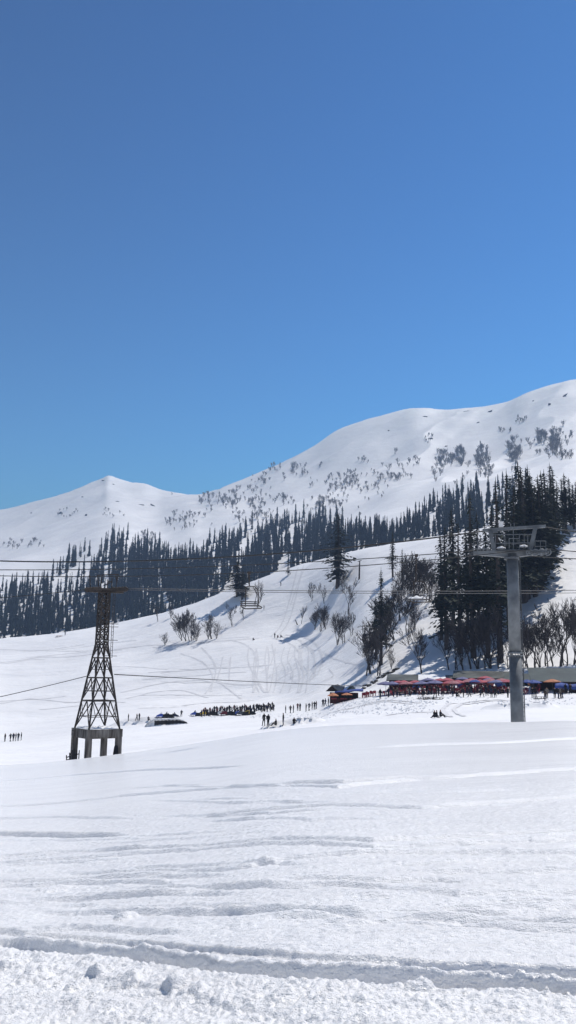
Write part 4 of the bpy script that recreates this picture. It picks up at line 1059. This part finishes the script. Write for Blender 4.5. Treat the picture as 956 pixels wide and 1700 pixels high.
# the hut at the left
def hut():
    r = 172; p, rz = frame_at(568, r); k = r/FPX; root = empty('hut', p, rz, 'small red hut with dark gable and bright blue tarp roof left of the umbrellas', 'hut')
    X = lambda px: (px-568)*k
    Z = lambda py: zrow(568, py, r)-p.z
    b = MB().box(X(548), X(594), 0, 3, Z(1168), Z(1150)); b.build('wall', M['redwood'], root)
    z0, z1 = Z(1148), Z(1138); g = MB()
    xs = (X(541), X(551), X(562))
    g.add([(xs[0],-.6,z0),(xs[1],-.6,z1),(xs[2],-.6,z0),(xs[0]+1.2,3.2,z0+.2),(xs[1]+1.2,3.2,z1+.2),(X(574),3.2,z0+.2)], [(0,1,4,3),(1,2,5,4),(0,3,5,2)]); g.build('gable_roof', M['darkwood'], root)
    MB().add([(xs[0]+.25,-.55,z0),(xs[1],-.55,z1-.12),(xs[2]-.25,-.55,z0)], [(0,2,1)]).build('gable', M['darkwood'], root)
    f = MB().add([(xs[1]+.1,-.62,z1-.02),(X(572),-.3,z1-.1),(X(568),-.75,z0+.1),(xs[2],-.75,z0+.02),(xs[1]+.1,-.3,z1-.3),(X(572),.1,z1-.4),(X(568),-.3,z0-.2),(xs[2],-.3,z0-.2)], [(0,3,2,1),(4,5,6,7),(0,1,5,4),(1,2,6,5),(2,3,7,6),(3,0,4,7)])
    f.build('roof_panel', M['galv'], root)
    m_ = MB().add([(X(574),0,Z(1146)),(X(580),.2,Z(1139)),(X(586),.6,Z(1138.5)),(X(592),0,Z(1146)),(X(574),2.6,Z(1146)),(X(580),2.6,Z(1139)),(X(586),2.6,Z(1138.5)),(X(592),2.6,Z(1146))], [(0,3,2,1),(4,5,6,7),(0,1,5,4),(1,2,6,5),(2,3,7,6)]); m_.build('rear_roof', M['roof_green'], root)
    n = 12; vs = []
    for i in range(n+1):
        t = i/n; xx = X(556)+(X(602)-X(556))*t; s = .1*math.sin(t*11)
        vs += [(xx, -1.3+.1*math.sin(t*8), Z(1150.5-4*t)+s), (xx, -.9, Z(1148-4*t)+s*.5), (xx, .6, Z(1144.5-2*t))]
    o = MB().add(vs, [(i*3+j, (i+1)*3+j, (i+1)*3+j+1, i*3+j+1) for i in range(n) for j in range(2)]).build('blue_tarp', M['blue'], root, True); o.modifiers.new('t', 'SOLIDIFY').thickness = .03
    for px in (549, 560, 572, 584, 600): MB().bar((X(px), -1.15, Z(1170)), (X(px), -1.15, Z(1149)), .1).build('post', M['darkwood'], root)
    for px in (555, 570, 585): MB().box(X(px-5), X(px+5), -1.0, -.4, Z(1161), Z(1158.6)).build('bench', M['redplastic'], root)
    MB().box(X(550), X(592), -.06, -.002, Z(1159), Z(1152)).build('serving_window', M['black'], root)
hut()
for x, y, w in [(553,1150,'beige umbrella under the gable of the hut'),(576,1150,'beige umbrella at the middle of the hut under the blue tarp')]:
    t = at(x, y, 168); gz = ground_xy(t.x, t.y); o = copy_tree(ufirst['orange']); o.location = (t.x, t.y, gz); o.scale = (.72, .72, (t.z-gz)/2.5); tag(o, w.replace('beige', 'orange-beige'), 'umbrella')
for i, x in enumerate([604, 609, 615, 621, 626, 606, 612, 618]):
    o = copy_tree(c0); t = at(x, 1150, 166); o.location = (t.x, t.y+(i > 4)*1.2, ground_xy(t.x, t.y)); o.scale = (1.15,)*3; o.rotation_euler = (0, 0, random.uniform(0, 6))
    tag(o, 'dark red plastic chair standing loose right of the blue-roofed hut', 'chair', 'loose chairs right of the hut')
# rocks and fallen wood along the foot of the bank
for i in range(22):
    f = i/21; x = 602+f*58+random.uniform(-3, 3); y = 1143-f*32+random.uniform(-2, 2); q = hit(x, y, 150)
    if not q: continue
    rnd = random.Random(i); bm = bmesh.new(); bmesh.ops.create_icosphere(bm, subdivisions=2, radius=1)
    for v in bm.verts: v.co *= 1+.35*(rnd.random()-.5); v.co.z *= .55
    me = bpy.data.meshes.new('boulder'); bm.to_mesh(me); bm.free(); me.materials.append(M['rock'])
    o = linkmesh('boulder', me, None, q[0], rnd.uniform(0, 6), (rnd.uniform(.4, 1.1), rnd.uniform(.4, .8), rnd.uniform(.3, .8)))
    tag(o, 'dark wet boulder in the line along the foot of the steep bank', 'boulder', 'dark boulders at the foot of the bank')
# rock outcrops and small boulders on the mountain; dark lumps imitate the cornice shadow
def rock_or_shade(x, y, w, h, label, slant=0.0):
    q = hit(x, y, 900)
    if not q: return
    p, r = q; k = r/FPX; rnd = random.Random(int(x*7+y)); bm = bmesh.new(); bmesh.ops.create_icosphere(bm, subdivisions=3, radius=1)
    for v in bm.verts: v.co *= 1+.5*(rnd.random()-.5)
    me = bpy.data.meshes.new('rock_or_cornice_shade'); bm.to_mesh(me); bm.free(); me.materials.append(M['rock'])
    o = linkmesh('rock_or_cornice_shade', me, None, (p.x, p.y, p.z), 0, (w*k/2, h*k*.5, h*k*.6)); o.rotation_euler = (0, -slant, -math.atan2(p.x, p.y)); tag(o, label, 'rock')
for i, (x, y, w, h, lab, sl) in enumerate([(705,692,9,2,'thin dark rock streak high on the white central summit',0),(775,683,12,1.5,'thin rock streak under the long right skyline',.1),(812,684,10,2.5,'dark slanting rock edge below the right skyline',.5),(793,702,6,2,'small slanting rock below the rock edge of the right skyline',.5),
    (885,666,3,2,'lone dark rock near the top right skyline',0),(912,672,4,5,'small dark rock tower near the top right corner ridge',0),(936,658,14,2.5,'long slanting rock edge at the upper right',.7),(645,715,3,2,'tiny dark rock alone on the white face',0),
    (715,729,7,4,'rocky knob on the upper face',.2),(740,741,5,2,'small rock below the rocky knob',.3),(172,798,7,1.5,'dark rock streak just left of the left summit',-.2),(187,804,6,1.2,'dark rock streak right under the left summit',0),(195,833,6,2,'dark rock left of the cornice on the left peak',0),(232,838,14,1.5,'cornice shadow on the left peak, built as a dark lump',0),(255,840,12,2.2,'lower right end of the cornice shadow on the left peak, built as a dark lump',-.5),  # cornice pieces: its shadow shaped as dark rock-coloured lumps
    (101,852,5,4,'cluster of dark rock left on the left peak face',0),(143,856,4,4,'dark rock in the middle of the left peak face',0),(137,825,3,1.5,'tiny dark rock high on the left peak face',0),(52,852,3,2,'tiny rock at the far left of the left peak',0),(345,817,6,4,'dark shrub-topped rock in the saddle skyline',0)]):
    rock_or_shade(x, y, w, h, lab, sl)
# wooden post and stump on the hill
q = hit(596, 962, 150)[0]; s = q.length/FPX
tag(MB().tube([q-Vector((0,0,.4)), q+Vector((.1,0,16*s)), q+Vector((.2,0,31*s))], [.35, .3, .2], 7).tube([q+Vector((-.5,0,30*s)), q+Vector((.9,0,31.5*s))], .12, 5).build('wooden_post', M['darkwood']), 'dark bare wooden post on the ridge right of the lone tall fir', 'post')
q = hit(494, 1037, 150)[0]; s = q.length/FPX
tag(MB().tube([q-Vector((0,0,.3)), q+Vector((-4*s,0,8*s))], [.25, .15], 6).build('tree_stump', M['darkwood']), 'short leaning dark stump left of the scattered leafless clumps', 'stump')

# ------------------------------------------------------------------ the steel pylon of the chairlift
RP = 62.0
pb, prz = frame_at(857, RP)
pyl = empty('lift_pylon', pb, prz, 'grey steel chairlift pylon with crossarm, sheave wheels and side ladder at the right', 'lift pylon')
KP = RP/FPX
PC = CM.to_3x3()
def PL(x, y, dy=0.0):
    """pylon-local point seen at photo pixel (x, y), dy metres behind the mast plane"""
    az, te = ray(x, y); n = Vector((math.sin(-prz), math.cos(-prz), 0)); d = Vector((math.sin(az), math.cos(az), te))
    t = (RP+dy)/d.dot(n); w = Vector((0, 0, CAMZ))+d*t; l = w-pb
    return Vector((l.x*math.cos(prz)+l.y*math.sin(prz), -l.x*math.sin(prz)+l.y*math.cos(prz), l.z))
rc = 10*KP
top = PL(849.5, 920); 
m = MB(); m.tube([(0, 0, -1.5), (0, 0, PL(855, 1088).z-.06)], [rc*1.02, rc], 24)
m.tube([(0, 0, PL(855, 1088).z-.06), (0, 0, PL(855, 1088).z+.02)], rc*1.14, 24, 0); m.tube([(0, 0, PL(855, 1085).z), (0, 0, PL(855, 1085).z+.09)], rc*1.14, 24)
m.tube([(0, 0, PL(855, 1084).z), (0, 0, top.z)], [rc*.97, rc*.93], 24)
for k in range(16):
    a = 2*PI*k/16; m.tube([(rc*1.08*math.cos(a), rc*1.08*math.sin(a), PL(855, 1088).z-.12), (rc*1.08*math.cos(a), rc*1.08*math.sin(a), PL(855, 1085).z+.15)], .02, 5)
m.build('mast', M['galv'], pyl, True)
m = MB()
zt, zb = PL(850, 915).z, PL(850, 926).z; xl, xr = PL(786, 920).x, PL(908, 920).x; xc = PL(849, 920).x
for s_, xe in ((-1, xl), (1, xr)):
    v = [(xc, -.28, zb), (xc, .28, zb), (xc, .28, zt+.1), (xc, -.28, zt+.1), (xe, -.16, zb+.25), (xe, .16, zb+.25), (xe, .16, zb+.48), (xe, -.16, zb+.48)]
    f = [(0,1,2,3),(7,6,5,4),(0,4,5,1),(1,5,6,2),(2,6,7,3),(3,7,4,0)]
    m.add(v, f if s_ < 0 else [q[::-1] for q in f])
m.tube([(xc, 0, zb-.12), (xc, 0, zb+.02)], rc*1.2, 20)
m.build('crossarm', M['galv'], pyl)
m = MB(); m.bar(PL(813, 879), PL(820, 914), .28, .2); m.bar(PL(889, 874), PL(880, 914), .28, .2); m.build('upright', M['galv'], pyl)
m = MB(); m.bar(PL(801, 880.5), PL(906, 873.5), .2, .2); m.bar(PL(812, 882), PL(826, 881), .1, .3); m.build('top_beam', M['galv'], pyl)
m = MB(); bx = PL(831.5, 872)
m.box(bx.x-.15, bx.x+.15, -.1, .1, bx.z-.13, bx.z+.2); m.box(bx.x-.19, bx.x+.19, -.14, .14, bx.z+.2, bx.z+.25); m.build('lamp_box', M['whitepaint'], pyl)
m = MB()
for x in (847.5, 853.5): m.bar(PL(x, 868), PL(x, 878), .05)
m.build('antenna', M['galv'], pyl)
def rail(pts, dy, w=.045):
    m = MB()
    for a, b in pts: m.bar(PL(*a, dy), PL(*b, dy), w)
    return m
rail([((786,899),(810,899)),((786,899),(786,922)),((793,899),(793,922)),((802,899),(802,922)),((810,899),(810,920)),((786,911),(810,911))], -.5).build('railing', M['galv'], pyl)
rail([((814,888),(884,887)),((822,888),(822,914)),((838,886),(838,914)),((845,894),(862,894)),((845,894),(845,914)),((852,878),(852,914)),((862,886),(862,914)),((870,888),(870,910)),((822,902),(884,901)),((876,887),(876,912))], -.35).build('railing', M['galv'], pyl)
rail([((888,898),(906,898)),((888,898),(888,916)),((897,898),(897,916)),((906,898),(906,916)),((888,907),(906,907))], .5).build('railing', M['galv'], pyl)
rail([((834,884),(840,906)),((858,896),(866,908)),((848,904),(872,900)),((826,910),(842,898)),((868,912),(882,900))], .2, .07).build('catwalk_frame', M['galv_dark'], pyl)
m = MB(); a = PL(822, 914, -.5); b = PL(884, 914, -.5); m.box(a.x, b.x, -.6, -.2, a.z-.03, a.z); m.build('catwalk', M['galv_dark'], pyl)
# sheave trains
def sheaves(x0, x1, y, n, dy, mwheel):
    tr_ = MB().bar(PL(x0, y, dy), PL(x1, y-.5, dy), .16, .07); o = tr_.build('sheave_train', M['galv_dark'], pyl)
    for k in range(n):
        f = k/(n-1); c = PL(x0+(x1-x0)*f, y-.5*f, dy); w = MB(); w.ring(c, (0, 1, 0), .21, .045, 18, 6); w.disc_wheel(c, (0, 1, 0), .10, .08, 10)
        for q in range(5):
            an = q*2*PI/5; w.bar(c, c+Vector((math.cos(an)*.2, 0, math.sin(an)*.2)), .03)
        w.build('sheave', M[mwheel], o)
sheaves(879, 909, 917, 4, -.75, 'galv'); sheaves(784, 808, 917, 4, .8, 'galv_dark')
# tick marks and ladder
m = MB(); lx = 868.5
for x in (867.5, 871.5): 
    a = PL(x-3.0, 925); b = PL(x+0, 1200); m.bar((b.x, 0, a.z), (b.x, 0, -1.3), .07)
z = -1.2; xa, xb_ = PL(867.5, 1200).x, PL(871.5, 1200).x
while z < PL(866, 925).z: m.bar((xa, 0, z), (xb_, 0, z), .035); z += .3
for k in range(6): zz = .5+k*1.9; m.bar((0, 0, zz), (xb_, 0, zz), .03)
m.build('ladder', M['galv_dark'], pyl)
for x, y in ((832, 910.5), (869, 907.5)):
    c = PL(x, y, -.1); bm = bmesh.new(); bmesh.ops.create_icosphere(bm, subdivisions=2, radius=1)
    for v in bm.verts: v.co = Vector((v.co.x*.33, v.co.y*.3, max(v.co.z, -.2)*.13*(1+.3*math.sin(v.co.x*7))))+c
    me = bpy.data.meshes.new('snow_cap'); bm.to_mesh(me); bm.free(); me.materials.append(M['snow_pile']); linkmesh('snow_cap', me, pyl)

# ------------------------------------------------------------------ the lattice tower on concrete piers
RT = 86.0
tb, trz0 = frame_at(165, RT); TH = R(25.6)
tw = empty('lattice_tower', tb, trz0, 'dark lattice cableway tower standing on a four-legged concrete platform at the left', 'lattice tower')
def TL(x, y):
    az, te = ray(x, y); n = Vector((math.sin(-trz0), math.cos(-trz0), 0)); d = Vector((math.sin(az), math.cos(az), te)); w = Vector((0, 0, CAMZ))+d*(RT/d.dot(n)); l = w-tb
    return Vector((l.x*math.cos(trz0)+l.y*math.sin(trz0), -l.x*math.sin(trz0)+l.y*math.cos(trz0), l.z))
kt = RT/FPX; half = 27.7*kt
zd = TL(165, 1209).z; zdb = TL(165, 1222).z; z1 = TL(172, 1070).z; z2 = TL(178, 984).z
def C4(h, z): return [Vector((h*(sx*math.cos(TH)-sy*math.sin(TH)), h*(sx*math.sin(TH)+sy*math.cos(TH)), z)) for sx, sy in ((-1,-1),(1,-1),(1,1),(-1,1))]
def obox(m, c, hx, hy, z0, z1, ang=TH, taper=1.0):
    vs = []
    for z, k in ((z0, taper), (z1, 1)):
        for sx, sy in ((-1,-1),(1,-1),(1,1),(-1,1)): vs.append((c.x+k*(hx*sx*math.cos(ang)-hy*sy*math.sin(ang)), c.y+k*(hx*sx*math.sin(ang)+hy*sy*math.cos(ang)), z))
    m.add(vs, [(3,2,1,0),(4,5,6,7),(0,1,5,4),(1,2,6,5),(2,3,7,6),(3,0,4,7)])
ph_ = 4.0*kt
for c in C4(half-ph_*.6, 0):
    m = MB(); obox(m, c, ph_, ph_, -2.0, zdb+.002, TH, 1.08); m.build('pier', M['concrete'], tw)
cs = C4(half-ph_*.6, 0)
for i in range(4):
    a, b = cs[i], cs[(i+1) % 4]; d = (b-a); L = d.length/2-ph_*1.0; c = (a+b)/2; ang = math.atan2(d.y, d.x); m = MB(); obox(m, c, L, ph_*.7, zdb-.12, zd-.25, ang); m.build('tie_beam', M['concrete'], tw)
m = MB(); obox(m, Vector((0, 0, 0)), half+.12, half+.12, zdb+.004, zd); m.build('platform_slab', M['concrete'], tw)
m = MB(); vs = []; N_ = 9
for i in range(N_):
    for j in range(N_):
        u = (i/(N_-1)*2-1); v = (j/(N_-1)*2-1); e = (1-max(abs(u), abs(v))**6); x = (half*.98)*u; y = (half*.98)*v
        vs.append((x*math.cos(TH)-y*math.sin(TH), x*math.sin(TH)+y*math.cos(TH), zd+.004+e*(.13+.09*math.sin(i*2.3+j*1.7))))
m.add(vs, [(i*N_+j, (i+1)*N_+j, (i+1)*N_+j+1, i*N_+j+1) for i in range(N_-1) for j in range(N_-1)]); m.build('platform_snow', M['snow_pile'], tw, True)
h0, h1, h2 = half*.94, 7.3*kt, 6.6*kt
def hw(z): return h0+(h1-h0)*(z-zd)/(z1-zd) if z < z1 else h1+(h2-h1)*(z-z1)/(z2-z1)
b0, b1, b2 = C4(h0, zd-.05), C4(h1, z1), C4(h2, z2)
for i in range(4): MB().bar(b0[i], b1[i], .17).bar(b1[i], b2[i], .15).build('leg', M['rust_steel'], tw)
lv = [TL(165, y).z for y in (1208, 1163, 1125, 1092, 1070)]
for i in range(4):
    m = MB()
    for k in range(4):
        A, B = C4(hw(lv[k]), lv[k]), C4(hw(lv[k+1]), lv[k+1]); a, b, c, d = A[i], A[(i+1) % 4], B[i], B[(i+1) % 4]
        m.bar(c, d, .12); m.bar(a, (c+d)/2, .085); m.bar(b, (c+d)/2, .085)
        if k < 3:
            mid = (lv[k]*.58+lv[k+1]*.42); Mi = C4(hw(mid), mid); f = (mid-lv[k])/(lv[k+1]-lv[k])
            q1 = a.lerp((c+d)/2, f); q2 = b.lerp((c+d)/2, f); m.bar(Mi[i], q1, .07); m.bar(Mi[(i+1) % 4], q2, .07); m.bar(q1, c, .06); m.bar(q2, d, .06); m.bar(q1, q2, .06)
    nb = 7
    for k in range(nb):
        za, zb2 = z1+(z2-z1)*k/nb, z1+(z2-z1)*(k+1)/nb; A, B = C4(hw(za), za), C4(hw(zb2), zb2)
        m.bar(A[i], B[(i+1) % 4], .075); m.bar(A[(i+1) % 4], B[i], .075); m.bar(B[i], B[(i+1) % 4], .08)
    m.build('bracing', M['rust_steel'], tw)
ax = TL(144, 980), TL(209, 980)
m = MB(); m.box(ax[0].x+.25, ax[1].x-.2, -.22, .22, z2, z2+.22); m.box(TL(166,980).x, TL(190,980).x, -.5, .5, z2+.22, z2+.4); m.build('crossarm', M['rust_steel'], tw)
for s_, (xa, xb2) in enumerate(((144, 166), (187, 209))):
    a, b = TL(xa+1, 980), TL(xb2-1, 979); a.y = b.y = -.45; o = MB().bar(a, b, .2, .1).build('sheave_train', M['rust_steel'], tw)
    for k in range(5):
        c = a.lerp(b, k/4)-Vector((0, .12, 0)); MB().ring(c, (0, 1, 0), .2, .06, 14, 5).disc_wheel(c, (0, 1, 0), .14, .1, 10).build('sheave', M['rust_steel'], o)
m = MB(); 
for a, b in (((162,955),(164,978)),((196,953),(192,978)),((161,955),(197,953.5)),((178,966),(186,966)),((179,962),(178,978)),((186,960),(185,978)),((170,955),(166,978)),((192,954),(194,966)),((172,972),(182,968)),((149,955),(150,978))):
    m.bar(TL(*a), TL(*b), .09)
m.build('top_frame', M['rust_steel'], tw)
m = MB()
za, zb2 = TL(186, 985).z, TL(187, 1092).z; xa = TL(185.5, 1040).x; xb2 = TL(188.5, 1040).x
m.bar((xa, -.4, za), (xa, -.4, zb2), .05); m.bar((xb2, -.4, za), (xb2, -.4, zb2), .05); z = zb2
while z < za: m.bar((xa, -.4, z), (xb2, -.4, z), .03); z += .35
for y in (1036, 1041, 1063, 1089): q = TL(186, y).z; m.bar((xa-.5, -.4, q), (xb2+.45, -.45, q), .05)
m.build('ladder', M['rust_steel'], tw)
m = MB(); xa, xb2 = TL(118, 1240).x, TL(121.5, 1240).x; za = TL(119, 1211).z
m.bar((xa, -.3, -1.5), (xa, -.3, za), .05); m.bar((xb2, -.3, -1.5), (xb2, -.3, za), .05); z = -1.2
while z < za: m.bar((xa, -.3, z), (xb2, -.3, z), .035); z += .3
m.build('ladder', M['rust_steel'], tw)
m = MB()
for a, b in (((110,1256),(131,1250)),((111,1262),(111,1252)),((116,1262),(116,1248)),((121,1262),(121,1246)),((127,1260),(127,1243)),((131,1260),(132,1244)),((110,1260),(124,1258)),((116,1252),(122,1243))):
    m.bar(TL(*a)+Vector((0, -.9, 0)), TL(*b)+Vector((0, -.9, 0)), .09)
m.build('anchor_frame', M['rust_steel'], tw)
# dark sheet leaning on the right pier
a, b, c, d = TL(186, 1256), TL(194, 1254), TL(195.5, 1238), TL(189, 1233); off = Vector((0, -1.5, 0)); th = Vector((0, .25, 0)); vs = []
P = [a+off*1.15, TL(196,1254)+off*1.15, TL(196,1240)+off, TL(195,1236)+off, TL(191,1234)+off, TL(189,1238)+off]
o = MB().add([p for p in P]+[p+th for p in P], [tuple(range(6)), tuple(range(11, 5, -1))]+[(i, i+6, (i+1) % 6+6, (i+1) % 6) for i in range(6)]).build('dark_tarpaulin', M['black'])
o.matrix_world = Matrix.Translation(tb) @ Matrix.Rotation(trz0, 4, 'Z'); tag(o, 'dark bundled sheet leaning against the right concrete pier of the lattice tower', 'tarpaulin')

# ------------------------------------------------------------------ ropes and chairs
def rope(name, A, B, sag, rad, label, m='cable', n=48):
    P = []
    for i in range(n+1):
        f = i/n; p = A.lerp(B, f); p.z -= 4*sag*f*(1-f); P.append(p)
    o = MB().tube(P, rad, 6).build(name, M[m], None, True); return tag(o, label, 'cable')
def wpt(x, y, r): return at(x, y, r)
def ext(A, B, k): return A+(B-A)*k
rope('signal_cable', at(-140, 925, 76), at(808, 881, 62), 1.1, .052, 'thick dark upper cable running from the left edge to the top beam of the pylon')
rope('signal_cable', at(905, 875, 62), at(1150, 868, 60), .55, .04, 'upper cable leaving the top beam of the pylon to the right')
rope('haul_rope', at(-140, 944, 72), at(790, 914, 62.8), .55, .03, 'upper one of the twin haul ropes left of the pylon')
rope('haul_rope', at(-140, 951, 69), at(879, 912, 61.2), .9, .03, 'lower one of the twin haul ropes left of the pylon')
rope('haul_rope', at(909, 911, 61.2), at(1150, 905, 58), .35, .03, 'upper haul rope right of the pylon wheels')
rope('haul_rope', at(808, 914, 62.8), at(1150, 918, 63), .5, .03, 'lower haul rope right of the pylon wheels')
rope('track_rope', at(-140, 1003, 92), at(145, 978.5, 85.6), .1, .035, 'cable from the left edge to the wheels of the lattice tower')
rope('track_rope', at(209, 976.5, 85.6), at(1150, 976, 120), .35, .035, 'upper one of two thin cables running right from the lattice tower wheels', 'cable_pale')
rope('track_rope', at(209, 979, 86.4), at(1150, 981, 121), .35, .03, 'lower one of two thin cables running right from the lattice tower wheels', 'cable_pale')
rope('guy_cable', at(-140, 1186, 80), at(149, 1121, 86), .12, .032, 'low cable from the left edge to the middle of the lattice tower', 'cable')
rope('guy_cable', at(190, 1119.5, 86), at(606, 1139, 160), .1, .05, 'low cable from the middle of the lattice tower to the blue-roofed hut', 'cable_pale')

def chair(snowy, P, yframe, label, yseat, flip=1):
    """two-seat lift chair hanging from the rope at P"""
    k = P.length/FPX; root = empty('lift_chair', P, 0, label, 'lift chair', 'chairs hanging on the lift rope')
    root.rotation_euler = (0, 0, -math.atan2(P.x, P.y))
    L = (yframe-pix(P)[1])*k; W_ = 18*k
    MB().box(-.12, .12, -.07, .07, -.12, .08).build('grip', M['rust_steel'], root)
    MB().tube([(0, 0, 0), (.02*flip, 0, -L*.4), (.05*flip, 0, -L)], .045, 8).build('hanger', M['rust_steel'], root)
    zt_ = -L; zs = -L-(yseat-yframe)*k
    f = MB(); x0, x1 = -W_*.25, W_*.85
    f.tube([(x0, 0, zs-.1), (x0, 0, zt_), (x0+.08, 0, zt_+.03), (x1-.25, 0, zt_+.03), (x1, .05, zt_-.2), (x1+.08, .1, zt_-.7), (x1, .12, zs-.1)], .032, 8)
    f.tube([(x1-.35, -.1, zt_), (x1-.05, -.25, zt_-.5), (x1-.25, -.35, zs)], .022, 6)
    f.build('frame', M['rust_steel'], root)
    b = MB(); xa, xb = -W_*.75, W_*.8
    for q in range(2): b.box(xa, xb, .28+.03*q, .31+.03*q, zs+.14+q*.13, zs+.21+q*.13)
    b.bar((xa+.1, .3, zs), (xa+.1, .36, zs+.36), .04); b.bar((xb-.1, .3, zs), (xb-.1, .36, zs+.36), .04); b.build('backrest', M['seat'], root)
    s = MB()
    for q in range(5): s.box(xa, xb+.1, -.32+q*.12, -.23+q*.12, zs-.02-.004*q, zs+.03-.004*q)
    s.bar((xa+.05, -.35, zs-.04), (xa+.05, .3, zs-.04), .05); s.bar((xb, -.35, zs-.04), (xb, .3, zs-.04), .05); s.build('seat', M['seat'], root)
    r_ = MB().tube([(xa+.1, .3, zs+.2), (xa+.15, -.45, zs-.15), (xa+.4, -.55, zs-.26), (xb+.3, -.55, zs-.2), (xb+.35, -.3, zs-.12), (xb+.1, .25, zs+.05)], .04, 6); r_.build('footrest', M['rust_steel'], root)
    if snowy:
        vs = []; N = 12
        for i in range(N+1):
            u = i/N
            for yy, e in ((-.36, 0), (-.25, .75), (0, 1), (.25, .8), (.36, 0)): vs.append((xa+(xb-xa)*u, yy, zs+.04+.20*e*math.sin(PI*min(max(u, .04), .96))**.4*(1+.25*math.sin(i*1.4))))
        MB().add(vs, [(i*5+j, (i+1)*5+j, (i+1)*5+j+1, i*5+j+1) for i in range(N) for j in range(4)]).build('seat_snow', M['snow_pile'], root, True)
def on_rope(x, A, B, sag):
    best = None
    for i in range(400):
        f = i/400; p = A.lerp(B, f); p.z -= 4*sag*f*(1-f); d = abs(pix(p)[0]-x)
        if best is None or d < best[0]: best = (d, p)
    return best[1]
chair(False, on_rope(413, at(-140, 951, 69), at(879, 912, 61.2), .9), 974, 'empty dark lift chair hanging in front of the stocky fir on the slope', 1005)
chair(True, on_rope(691, at(-140, 944, 72), at(790, 914, 62.8), .55), 965, 'lift chair with snow lying on its seat, hanging left of the tall fir stand', 994, -1)
print('T end', round(time.time()-_T0, 1))
